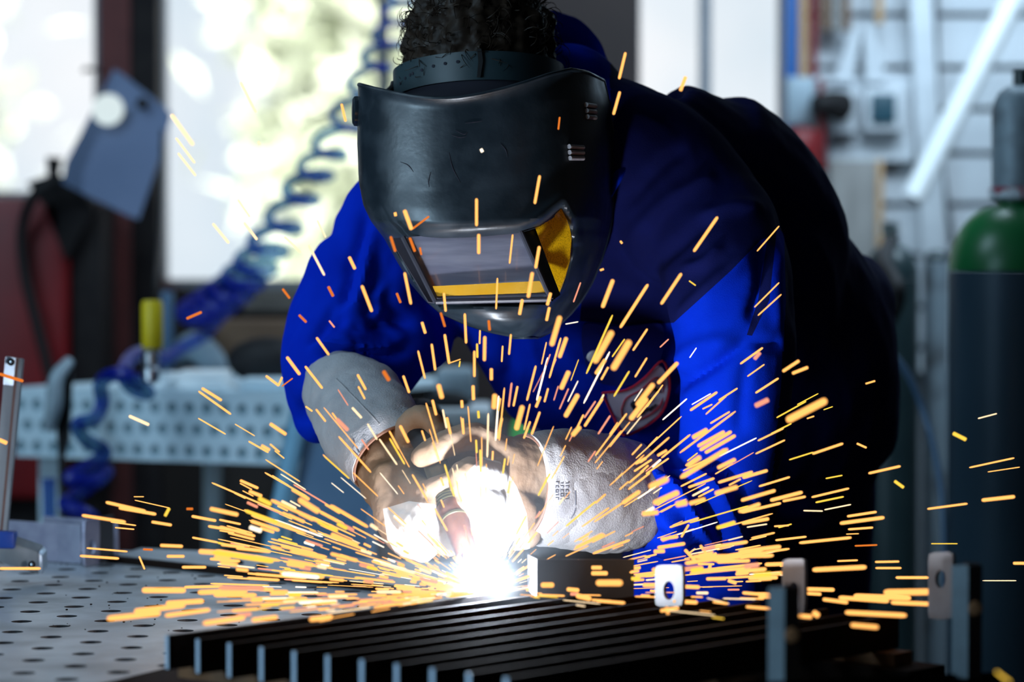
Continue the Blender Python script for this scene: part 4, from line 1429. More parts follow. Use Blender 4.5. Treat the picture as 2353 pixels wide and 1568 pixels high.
obj('red_border', on_patch_line(lab, .0018, True), M_red, lp)
obj('inner_line', on_patch_line([(1428, 940), (1440, 915), (1475, 895), (1508, 868), (1524, 890), (1518, 930), (1490, 955), (1455, 968), (1432, 960)], .0009, True), M_red, lp)
bm = bmesh.new()
for a_, b_, r in (((1452, 930), (1478, 905), .0028), ((1478, 905), (1500, 892), .0028), ((1500, 892), (1512, 900), .0024), ((1452, 930), (1460, 942), .0026), ((1460, 942), (1495, 915), .002),
                  ((1465, 958), (1482, 948), .0012), ((1485, 946), (1500, 934), .0012), ((1470, 952), (1490, 938), .0010), ((1494, 944), (1507, 930), .0012)):
    A_, B_ = on_cloth(*a_, .016), on_cloth(*b_, .016)
    if abs(A_.y - B_.y) < .05:
        add_tube(bm, [A_, B_], r, 6)
obj('printed_mark', bm, M_blackprint, lp)

# --- trousers and shoes
bm = bmesh.new()
for rows in LEGS:
    add_limb(bm, scale_rows(rows, 1.06), 24, 40)
add_limb(bm, [(1840, 880, 4.33, .12, .14), (1780, 1060, 4.33, .15, .15)], 28, 10)
me = remesh(bm, .010, 4)
wobble(me, .006, 9, (1, 1, .6), 1.0)
obj('trousers', me, M_cloth_dark, person)
for rows in LEGS:
    q = W(*rows[-1][:3])
    bm = bmesh.new()
    add_limb(bm, [(0, 0, 4, .05, .05)] * 2, 4, 2) if False else None
    add_ball(bm, (q.x - .02, q.y - .02, .10), .058, 18, (1, 1, 1.4))
    add_ball(bm, (q.x - .075, q.y - .10, .052), .056, 18, (.95, 1.3, .85))
    add_ball(bm, (q.x - .045, q.y - .05, .05), .055, 18, (1, 1.4, .85))
    sm = remesh(bm, .006, 4)
    co = get_co(sm); co[:, 2] = np.maximum(co[:, 2], 0.0005); sm.vertices.foreach_set('co', co.ravel())
    obj('shoe', sm, M_rubber, person)

# --- hair: a rough cap and loose strands standing off it
bm = bmesh.new()
hd((0, .022, .032), (.098, .112, .112))
hd((.0, .03, -.03), (.094, .098, .09))
bmesh.ops.bisect_plane(bm, geom=bm.verts[:] + bm.edges[:] + bm.faces[:], plane_co=HC + Rh @ Vector((0, -.045, .012)), plane_no=Rh @ Vector((0, -.6, -.55)), clear_outer=True)
bmesh.ops.holes_fill(bm, edges=bm.edges[:])
me = remesh(bm, .0042, 2)
wobble(me, .009, 38, (1, 1, 1), 3.0)
wobble(me, .003, 120, (1, 1, 1), 9.0)
hco, hno = get_co(me), get_no(me)
hair = obj('hair', me, M_hair, person)
rnd = random.Random(11)
bm = bmesh.new()
sel = [i for i in range(len(hco)) if hno[i][2] > -.2 or hno[i][0] < -.3]
for k in range(900):
    i = rnd.choice(sel)
    p, n_ = Vector(hco[i]), Vector(hno[i])
    t = n_.cross(Vector((rnd.gauss(0, 1), rnd.gauss(0, 1), rnd.gauss(0, 1)))).normalized()
    L_ = rnd.uniform(.008, .022)
    c1 = p + n_ * L_ * .45 + t * L_ * .25
    c2 = p + n_ * L_ * .62 + t * L_ * .85
    c3 = p + n_ * L_ * .40 + t * L_ * 1.3
    add_tube(bm, [p - n_ * .003, c1, c2, c3], [.0007, .0006, .0005, .0002], 3, 6, False)
o_ = obj('loose_strands', bm, M_hair, hair)
o_['kind'] = 'stuff'

# --- gloves
def glove(cuff_rows, palm, fingers, extra, cuff_dir):
    g = bpy.data.objects.new('glove', None)
    C.objects.link(g)
    g.parent = person
    q = W(*palm[0][:3])
    g.location = q - wloc(person)
    WLOC[g.name] = q
    bm = bmesh.new()
    add_limb(bm, palm, 24, 20)
    for ch in fingers:
        add_chain(bm, ch)
    for e in extra:
        add_limb(bm, e, 18, 12)
    me = remesh(bm, .0032, 3)
    wobble(me, .0022, 30, (1, 1, 1), 4.0)
    wobble(me, .0008, 110, (1, 1, 1), 1.0)
    bm = bmesh.new()
    bm.from_mesh(me)
    for (ax_, ay_), (bx_, by_) in zip(cuff_dir, cuff_dir[1:] + cuff_dir[:1]):
        nn = (W(ax_, ay_, 3.0) - CAMP).cross(W(bx_, by_, 3.0) - CAMP).normalized()
        q2 = to_px(np.array([f.calc_center_median() for f in bm.faces]))
        ok = (q2[:, 0] > min(ax_, bx_) - 9) & (q2[:, 0] < max(ax_, bx_) + 9) & (q2[:, 1] > min(ay_, by_) - 9) & (q2[:, 1] < max(ay_, by_) + 9)
        bm.faces.ensure_lookup_table()
        ge = set(bm.faces[i] for i in np.nonzero(ok)[0])
        for f in list(ge):
            ge.update(f.edges); ge.update(f.verts)
        bmesh.ops.bisect_plane(bm, geom=list(ge), plane_co=CAMP, plane_no=nn, dist=1e-6)
    bm.to_mesh(me)
    bm.free()
    ho = obj('hand', me, [M_tan, M_pale], g)
    cen_ = np.empty(len(me.polygons) * 3)
    me.polygons.foreach_get('center', cen_)
    pp_ = to_px(cen_.reshape(-1, 3) + np.array(wloc(ho)))
    x_, y_ = pp_[:, 0], pp_[:, 1]
    mk = np.zeros(len(pp_), bool)
    for i in range(len(cuff_dir)):
        (ax_, ay_), (bx_, by_) = cuff_dir[i], cuff_dir[(i + 1) % len(cuff_dir)]
        mk ^= ((ay_ > y_) != (by_ > y_)) & (x_ < ax_ + (y_ - ay_) * (bx_ - ax_) / (by_ - ay_ + 1e-12))
    me.polygons.foreach_set('material_index', mk.astype(np.int32))
    # open flaring cuff with real thickness
    S_ = smooth_pts(cuff_rows, 30)
    P = [W(q[0], q[1], q[2]) for q in S_]
    rings = []
    n = 48
    for i, p in enumerate(P):
        t = (P[min(i + 1, len(P) - 1)] - P[max(i - 1, 0)]).normalized()
        a = Vector((0, 1, 0)).cross(t).normalized()
        b = t.cross(a)
        rings.append([p + a * (S_[i][3] * math.cos(2 * PI * k / n)) + b * (S_[i][4] * math.sin(2 * PI * k / n)) for k in range(n)])
    bm = bmesh.new()
    add_rings(bm, rings, True, False)
    me = eval_mesh(bm, [('SUBSURF', dict(levels=1)), ('SOLIDIFY', dict(thickness=.003, offset=1))])
    wobble(me, .006, 12, (1, 1, 1), 5.0)
    wobble(me, .0015, 60, (1, 1, 1), 8.0)
    cuff = obj('cuff', me, M_suede, g)
    return g, cuff, rings


R_CUFF = [(898, 1052, 3.692, .052, .040), (876, 1020, 3.720, .056, .048), (850, 980, 3.780, .060, .056), (825, 940, 3.840, .060, .060), (795, 905, 3.900, .052, .060), (778, 888, 3.925, .045, .056)]
L_CUFF = [(1196, 1120, 3.665, .064, .050), (1235, 1122, 3.685, .068, .056), (1290, 1126, 3.715, .071, .062), (1350, 1132, 3.745, .073, .066), (1410, 1138, 3.775, .0715, .066), (1452, 1140, 3.79, .067, .062), (1466, 1140, 3.795, .062, .058)]
rg, rcuff, rr_ = glove(R_CUFF, R_PALM, R_FINGERS, [[(905, 1090, 3.67, .034, .022), (940, 1200, 3.63, .040, .020), (990, 1245, 3.61, .030, .018)], [(950, 1200, 3.63, .028, .018), (1000, 1225, 3.595, .026, .016), (1040, 1250, 3.59, .018, .014)]], [(880, 1170), (940, 1152), (1000, 1160), (1030, 1230), (1085, 1310), (930, 1310), (890, 1240)])
lg, lcuff, lr_ = glove(L_CUFF, L_PALM, L_FINGERS, [[(1170, 1150, 3.64, .045, .024), (1130, 1200, 3.62, .040, .022), (1115, 1250, 3.61, .028, .018)], [(1190, 1180, 3.66, .04, .024), (1175, 1230, 3.65, .034, .02)]], [(1052, 1120), (1075, 1085), (1108, 1050), (1150, 1062), (1188, 1120), (1210, 1180), (1222, 1300), (1060, 1310), (1082, 1200)])
for rings, g in ((rr_, rg), (lr_, lg)):
    obj('wrist_piping', (lambda b_: (add_tube(b_, rings[0] + [rings[0][0]], .0022, 6), b_)[1])(bmesh.new()), M_piping, g)

cb2 = BVHTree.FromPolygons([v.co + wloc(lcuff) for v in lcuff.data.vertices], [p.vertices[:] for p in lcuff.data.polygons])
cb3 = BVHTree.FromPolygons([v.co + wloc(rcuff) for v in rcuff.data.vertices], [p.vertices[:] for p in rcuff.data.polygons])


def stamp(tree_, strokes, r, parent):
    bm = bmesh.new()
    for pts in strokes:
        P = []
        for px, py in pts:
            d = (W(px, py, 1.0) - CAMP).normalized()
            h_ = tree_.ray_cast(CAMP, d)
            if h_[0] is not None:
                P.append(h_[0] - d * .0006)
        if len(P) > 1:
            add_tube(bm, P, r, 5)
    obj('stamp', bm, M_ink, parent)


seam = []
for px, py in ((772, 872), (785, 884), (800, 900), (818, 918), (835, 936), (855, 957), (872, 976)):
    d = (W(px, py, 1.0) - CAMP).normalized()
    h_ = cb3.ray_cast(CAMP, d)
    if h_[0] is not None:
        seam.append(h_[0] - d * .0005)
obj('cuff_seam', tube(seam, .0014, 6, 24), M_suede, rcuff)
st_ = []
for i, yy in enumerate(range(1108, 1145, 9)):
    for xx in (1280, 1291, 1303):
        k = (i + xx) % 4
        st_.append([(xx - 3, yy), (xx + 3, yy), (xx + 3, yy + 5)] if k == 0 else [(xx - 3, yy + 5), (xx - 3, yy), (xx + 2, yy), (xx + 3, yy + 5)] if k == 1 else
                   [(xx - 3, yy), (xx + 3, yy), (xx + 3, yy + 6), (xx - 3, yy + 6), (xx - 3, yy)] if k == 2 else [(xx - 3, yy + 3), (xx + 3, yy + 3), (xx + 3, yy)])
st_ += [[(1322, 1128), (1323, 1145), (1323, 1162)], [(1323, 1168), (1319, 1180), (1312, 1192)]]
stamp(cb2, st_, .0006, lcuff)
stamp(cb3, [[(812, 1008), (815, 1020), (810, 1030)], [(818, 1025), (826, 1040), (826, 1062), (832, 1078)], [(838, 1010), (842, 1030)], [(812, 1036), (822, 1046), (820, 1062)]], .0008, rcuff)

# ------------------------------------------------------------------ the torch
t0, t1 = W(1000, 1062, 3.610), W(1078, 1288, 3.51)
tax = (t1 - t0).normalized()
torch = thing('welding_torch', 'welding torch with a browned copper nozzle held between the two gloves', 'torch', t1)
TL = (t1 - t0).length
obj('neck_tube', lathe([(.0, -.02), (.0145, -.02), (.0155, 0), (.0158, TL * .30), (.0150, TL * .36), (0, TL * .36)], t0, tax, 28), M_torch, torch)
bm = bmesh.new()
for k in range(4):
    h = TL * (.345 + .026 * k)
    add_lathe(bm, [(.012, h), (.0168, h + .0004), (.0172, h + .0018), (.0168, h + .0032), (.012, h + .0036)], t0, tax, 28)
obj('spring_collar', bm, M_torch, torch)
obj('nozzle', lathe([(0, TL * .45), (.0160, TL * .45), (.0172, TL * .47), (.0172, TL * .54), (.0164, TL * .56), (.0164, TL * .66), (.0150, TL * .72), (.0132, TL * .93), (.0128, TL * .95), (.010, TL * .95), (.010, TL * .90), (0, TL * .90)], t0, tax, 32), M_copper, torch)
bm = bmesh.new()
add_lathe(bm, [(.0165, TL * .575), (.0172, TL * .58), (.0172, TL * .60), (.0165, TL * .605)], t0, tax, 28)
obj('nozzle_ring', bm, M_torch, torch)
obj('contact_tip', lathe([(0, TL * .88), (.0055, TL * .88), (.0050, TL * .98), (.0028, TL * 1.01), (0, TL * 1.01)], t0, tax, 16), M_copper, torch)
obj('wire', cyl(t1 - tax * .004, t1 + tax * .026, .0007), M_chrome, torch)
obj('handle', tube([t0 - tax * .015, t0 - tax * .05 + Vector((-.01, .03, .004)), W(960, 990, 3.72), W(935, 960, 3.80)], [.016, .018, .018, .016], 16, 20), M_rubber, torch)
obj('cable', tube([W(935, 960, 3.78), W(960, 930, 3.95), W(1010, 960, 4.2), W(1080, 1100, 4.5), W(1100, 1300, 4.6), W(1050, 2300, 4.7)], .009, 10, 40), M_rubber, torch)

# ------------------------------------------------------------------ the welding helmet
hel = thing('welding_helmet', 'scuffed black welding helmet', 'helmet', W(1110, 480, 3.75))
hel['label'] = 'scuffed black welding helmet with a wide glass window and amber side pane'
yl_ = [195, 250, 330, 420, 470, 505, 545, 600, 650, 690, 720, 745, 762, 774]
xl_ = [826, 825, 824, 828, 838, 855, 886, 916, 946, 980, 1014, 1070, 1120, 1180]
xr_ = [1382, 1396, 1404, 1404, 1402, 1399, 1392, 1376, 1356, 1332, 1308, 1282, 1262, 1236]


def ytop(x):
    return np.interp(x, [800, 826, 860, 905, 960, 1010, 1060, 1110, 1160, 1210, 1260, 1310, 1350, 1385], [192, 196, 205, 215, 225, 229, 226, 217, 205, 190, 173, 161, 168, 186])


REC = np.array([(890, 546), (950, 545), (1030, 540), (1120, 534), (1195, 528), (1235, 512), (1268, 484), (1292, 466), (1310, 500), (1317, 548), (1312, 600), (1300, 642), (1284, 676), (1258, 700),
                (1150, 706), (1014, 712), (985, 690), (945, 640), (915, 590)], float)


def poly_sdf(px, poly):
    """signed distance in photo pixels, positive inside"""
    d, _ = seg_dist(px, [tuple(q) for q in poly] + [tuple(poly[0])])
    x, y = px[:, 0], px[:, 1]
    ins = np.zeros(len(px), bool)
    n = len(poly)
    for i in range(n):
        x0, y0 = poly[i]; x1, y1 = poly[(i + 1) % n]
        c = ((y0 > y) != (y1 > y))
        xi = x0 + (y - y0) * (x1 - x0) / (y1 - y0 + 1e-12)
        ins ^= c & (x < xi)
    return np.where(ins, d, -d)


NU, NV = 150, 130
PXS, DEP = np.zeros((NV, NU, 2)), np.zeros((NV, NU))
for j in range(NV):
    s_ = j / (NV - 1)
    y0 = 195 + (774 - 195) * s_
    xl, xr = np.interp(y0, yl_, xl_), np.interp(y0, yl_, xr_)
    wdt = xr - xl
    back = 3.845 - .03 * s_
    ctrl = [(xl + .05 * wdt, back), (xl + .01 * wdt, back - .06), (xl, 3.745), (xl + .03 * wdt, 3.700), (xl + .12 * wdt, 3.660), (xl + .30 * wdt, 3.632), (xl + .50 * wdt, 3.630),
            (xl + .68 * wdt, 3.645), (xl + .80 * wdt, 3.672), (xl + .90 * wdt, 3.715), (xl + .965 * wdt, 3.765), (xr, 3.83), (xr + .006 * wdt, 3.845)]
    row = smooth_pts(ctrl, NU)
    # forehead bulge, chin tuck
    off = np.interp(y0, [195, 240, 330, 430, 505, 532, 600, 680, 720, 745, 765, 774], [.016, .012, .004, -.005, -.016, -.006, -.002, -.004, .0, .012, .034, .056])
    for i, q in enumerate(row):
        x = q[0]
        lip = max(0, 1 - s_ / .05) ** 2
        PXS[j, i] = (x, y0 + (ytop(x) - 195) * (1 - s_) ** 2)
        DEP[j, i] = q[1] + off * np.clip((3.80 - q[1]) / .12, 0, 1) - .006 * lip
flat = PXS.reshape(-1, 2)
sd_ = poly_sdf(flat, REC).reshape(NV, NU)
front = DEP < 3.82
ins = np.clip(sd_ / 9.0, 0, 1)
ins = ins * ins * (3 - 2 * ins)
lip_out = np.exp(-((sd_ + 10) / 9.0) ** 2) * (PXS[:, :, 1] < 560)
DEP = np.where(front, DEP + .024 * ins - .004 * lip_out, DEP)
# raised rim line of the chin piece
yy_, xx_ = PXS[:, :, 1], PXS[:, :, 0]
rim = np.exp(-((yy_ - (722 + 12 * np.sin((xx_ - 1000) / 320 * PI))) / 6) ** 2) * (xx_ > 960)
DEP -= .003 * rim * front
bm = bmesh.new()
vs = [[bm.verts.new(W(PXS[j, i, 0], PXS[j, i, 1], DEP[j, i])) for i in range(NU)] for j in range(NV)]
for j in range(NV - 1):
    for i in range(NU - 1):
        bm.faces.new((vs[j][i], vs[j][i + 1], vs[j + 1][i + 1], vs[j + 1][i]))
shell_me = eval_mesh(bm, [('SMOOTH', dict(factor=.5, iterations=2)), ('SOLIDIFY', dict(thickness=.003, offset=0))])
shell = obj('shell', shell_me, M_helmet, hel)
# rolled edge round the opening at the back
edge = [W(PXS[j, -1, 0], PXS[j, -1, 1], DEP[j, -1]) for j in range(0, NV, 3)]
low = [W(PXS[-1, i, 0], PXS[-1, i, 1], DEP[-1, i]) for i in range(NU - 1, 0, -4)]
obj('edge_bead', tube(edge + low, .0032, 8), M_helmet, shell)
obj('top_bead', tube([W(PXS[0, i, 0], PXS[0, i, 1] - 1, DEP[0, i] - .001) for i in range(0, NU, 3)], .0028, 8), M_helmet, shell)

# scratches on the shell
hb = BVHTree.FromPolygons([v.co + wloc(shell) for v in shell.data.vertices], [p.vertices[:] for p in shell.data.polygons])
bm = bmesh.new()
for pts in ([(990, 395), (985, 415), (986, 430)], [(1032, 350), (1040, 385), (1058, 420)], [(920, 372), (938, 380), (950, 395)], [(1068, 283), (1090, 281), (1108, 278)],
            [(1038, 310), (1056, 316), (1072, 314)], [(1048, 300), (1066, 309), (1074, 304)], [(1150, 330), (1162, 345), (1166, 360)]):
    P = []
    for px, py in pts:
        d = (W(px, py, 1.0) - CAMP).normalized()
        h_ = hb.ray_cast(CAMP, d)
        if h_[0] is not None:
            P.append(h_[0] - d * .0002)
    if len(P) > 2:
        add_tube(bm, P, [.0003] + [.0007] * (len(P) - 2) + [.0003], 5, 10)
o_ = obj('scratches', bm, M_blackprint, shell)
o_['kind'] = 'stuff'

# glass window: slightly bowed pane in a frame, with an amber reflection painted along its foot
def quad_grid(c, nu, nv, bow=0.0):
    a, b, c_, d = [np.array(q, float) for q in c]
    bm = bmesh.new()
    rows = []
    for v in np.linspace(0, 1, nv):
        rows.append([W(*((a * (1 - u) + b * u) * (1 - v) + (d * (1 - u) + c_ * u) * v)) + Vector((0, -bow * 4 * u * (1 - u), 0)) for u in np.linspace(0, 1, nu)])
    add_rings(bm, rows, False, False)
    return bm


M_lens = mat('dark_visor_glass', (0.17, 0.17, 0.23), 0.15, 0, (0.25, 0.25, 0.31), 18, 8, 0.42, 0.62, stretch=(.4, 1, 4), rough2=0.26, spec=0.9, coat=0.6)
M_strip = mat('painted_amber_reflection', (0.80, 0.40, 0.02), 0.2, 0, (0.85, 0.46, 0.05), 40, rough2=0.3, spec=0.8, coat=0.5)
lens = obj('visor_glass', eval_mesh(quad_grid([(932, 545, 3.641), (1190, 528, 3.643), (1262, 684, 3.626), (1004, 690, 3.624)], 16, 10, .003), [('SOLIDIFY', dict(thickness=.003, offset=1))]), M_lens, hel)
obj('amber_reflection_strip', eval_mesh(quad_grid([(994, 658, 3.6225), (1240, 646, 3.6245), (1256, 672, 3.6218), (1004, 681, 3.6200)], 16, 3, .003), [('SOLIDIFY', dict(thickness=.0006, offset=1))]), M_strip, lens)
M_frame = mat('grey_violet_frame_plastic', (0.035, 0.035, 0.05), 0.45, 0, (0.05, 0.05, 0.065), 25)
fr = [W(926, 545, 3.634), W(1001, 694, 3.618), W(1266, 688, 3.620), W(1196, 530, 3.637)]
obj('visor_frame', (lambda b_: ([add_tube(b_, [p, q], .0034, 8) for p, q in zip(fr[:-1], fr[1:])], b_)[1])(bmesh.new()), M_frame, hel)
obj('frame_side', eval_mesh(quad_grid([(896, 548, 3.638), (924, 546, 3.642), (1000, 696, 3.626), (985, 694, 3.620)], 4, 8), [('SOLIDIFY', dict(thickness=.002, offset=1))]), M_frame, hel)
obj('window_post', eval_mesh(quad_grid([(1190, 530, 3.650), (1226, 516, 3.660), (1288, 678, 3.655), (1264, 694, 3.636)], 4, 8), [('SOLIDIFY', dict(thickness=.004, offset=1))]), M_helmet, hel)
# amber side pane
M_amber = bpy.data.materials.new('amber_side_glass')
M_amber.use_nodes = True
b = M_amber.node_tree.nodes['Principled BSDF']
b.inputs['Base Color'].default_value = (0.85, 0.46, 0.005, 1)
b.inputs['Roughness'].default_value = 0.25
b.inputs['Coat Weight'].default_value = 0.4
ns_ = M_amber.node_tree.nodes.new('ShaderNodeTexNoise')
ns_.inputs['Scale'].default_value = 60
ns_.inputs['Detail'].default_value = 8
rp_ = M_amber.node_tree.nodes.new('ShaderNodeValToRGB')
rp_.color_ramp.elements[0].position = .36
rp_.color_ramp.elements[0].color = (0.45, 0.22, 0.004, 1)
rp_.color_ramp.elements[1].position = .5
rp_.color_ramp.elements[1].color = (0.88, 0.50, 0.006, 1)
M_amber.node_tree.links.new(ns_.outputs['Fac'], rp_.inputs['Fac'])
M_amber.node_tree.links.new(rp_.outputs['Color'], b.inputs['Base Color'])
sidep = [(1226, 514), (1268, 486), (1291, 470), (1306, 500), (1313, 548), (1309, 598), (1298, 638), (1285, 672)]
ds = lambda px: 3.650 + (px - 1226) / 90 * .036
obj('side_pane', prism([W(px, py, ds(px)) for px, py in sidep], (0.001, .003, 0)), M_amber, hel, False)

# pivot knob on the left, clips on the right, head band
ka = W(828, 256, 3.76)
kx = Vector((-1, -.12, .0)).normalized()
bm = bmesh.new()
x_, y_, z_ = frame_from(kx)
kr = []
for h, r in ((0, .017), (.003, .0185), (.008, .018), (.010, .015), (.0105, .001)):
    kr.append([ka + z_ * h + x_ * (r * (1 + .045 * math.cos(9 * a)) * math.cos(a)) + y_ * (r * (1 + .045 * math.cos(9 * a)) * math.sin(a)) for a in [2 * PI * k / 54 for k in range(54)]])
add_rings(bm, kr)
obj('pivot_knob', bm, M_helmet, hel)
for pts in ([(1305, 332), (1338, 335), (1338, 369), (1308, 369)], [(1344, 236), (1366, 240), (1366, 276), (1348, 274)]):
    bm = bmesh.new()
    P = []
    for px, py in pts:
        d = (W(px, py, 1.0) - CAMP).normalized()
        h_ = hb.ray_cast(CAMP, d)
        P.append(h_[0] - d * .001 if h_[0] else W(px, py, 3.72))
    nrm_ = Vector((.55, -.8, 0))
    for f in (0, .36, .72):
        g4 = [P[0].lerp(P[3], f), P[1].lerp(P[2], f), P[1].lerp(P[2], f + .26), P[0].lerp(P[3], f + .26)]
        c4 = sum(g4, Vector()) / 4
        add_tube(bm, [g4[0].lerp(g4[3], .5) + nrm_ * .002, g4[1].lerp(g4[2], .5) + nrm_ * .002], (P[0] - P[3]).length * .15, 10)
    obj('clip', bm, M_clip, hel)
band = bmesh.new()
rings = []
for a in np.linspace(-PI, PI, 73)[:-1]:
    x = 1100 + 197 * math.sin(a)
    d = 3.875 - .122 * math.cos(a)
    yc = 150 + 44 * (1 - math.cos(a)) + 5 * math.sin(a) * -1
    hw = 33
    u = Vector((math.sin(a), -math.cos(a), 0))
    top, bot = W(x - 6 * 0, yc - hw, d), W(x, yc + hw, d - .004)
    rings.append([top, bot, bot - u * .002, top - u * .002])
add_rings(band, rings + [rings[0]], True, False)
bd_o = obj('head_band', band, M_band, hel)
shade_bm = bmesh.new()
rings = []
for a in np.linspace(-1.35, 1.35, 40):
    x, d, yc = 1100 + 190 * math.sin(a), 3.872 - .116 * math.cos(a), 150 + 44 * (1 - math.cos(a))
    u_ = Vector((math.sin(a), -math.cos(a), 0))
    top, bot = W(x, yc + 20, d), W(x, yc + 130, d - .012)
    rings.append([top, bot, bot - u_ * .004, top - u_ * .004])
add_rings(shade_bm, rings, True, True)
obj('brow_shade_strip', shade_bm, M_blackprint, hel)  # dark strip put in for the helmet's shade over the forehead
bm = bmesh.new()
for px, py in ((943, 172), (949, 169), (970, 161), (996, 152), (1023, 146), (1052, 142), (932, 180), (920, 192)):
    a = math.asin(max(-1, min(1, (px - 1100) / 197)))
    dd = 3.875 - .122 * math.cos(a)
    u_ = Vector((math.sin(a), -math.cos(a), 0))
    add_lathe(bm, [(0, 0), (.0021, 0), (.0021, .0006), (0, .0006)], W(px, py, dd - .0018) + u_ * .0003, u_, 12)
obj('strap_holes', bm, M_blackprint, bd_o)
obj('band_buckle', prism([W(1096, 112, 3.751), W(1106, 112, 3.751), W(1110, 140, 3.750), W(1104, 178, 3.747), W(1096, 178, 3.747), W(1099, 140, 3.75)], (0, -.0016, 0)), M_rubber, bd_o)
obj('band_arm', tube([W(905, 190, 3.87), W(898, 205, 3.86), W(860, 235, 3.80), W(835, 255, 3.765)], .004, 8, 14), M_rubber, hel)
obj('band_arm', tube([W(1292, 200, 3.87), W(1330, 230, 3.84), W(1360, 255, 3.80)], .004, 8, 14), M_rubber, hel)
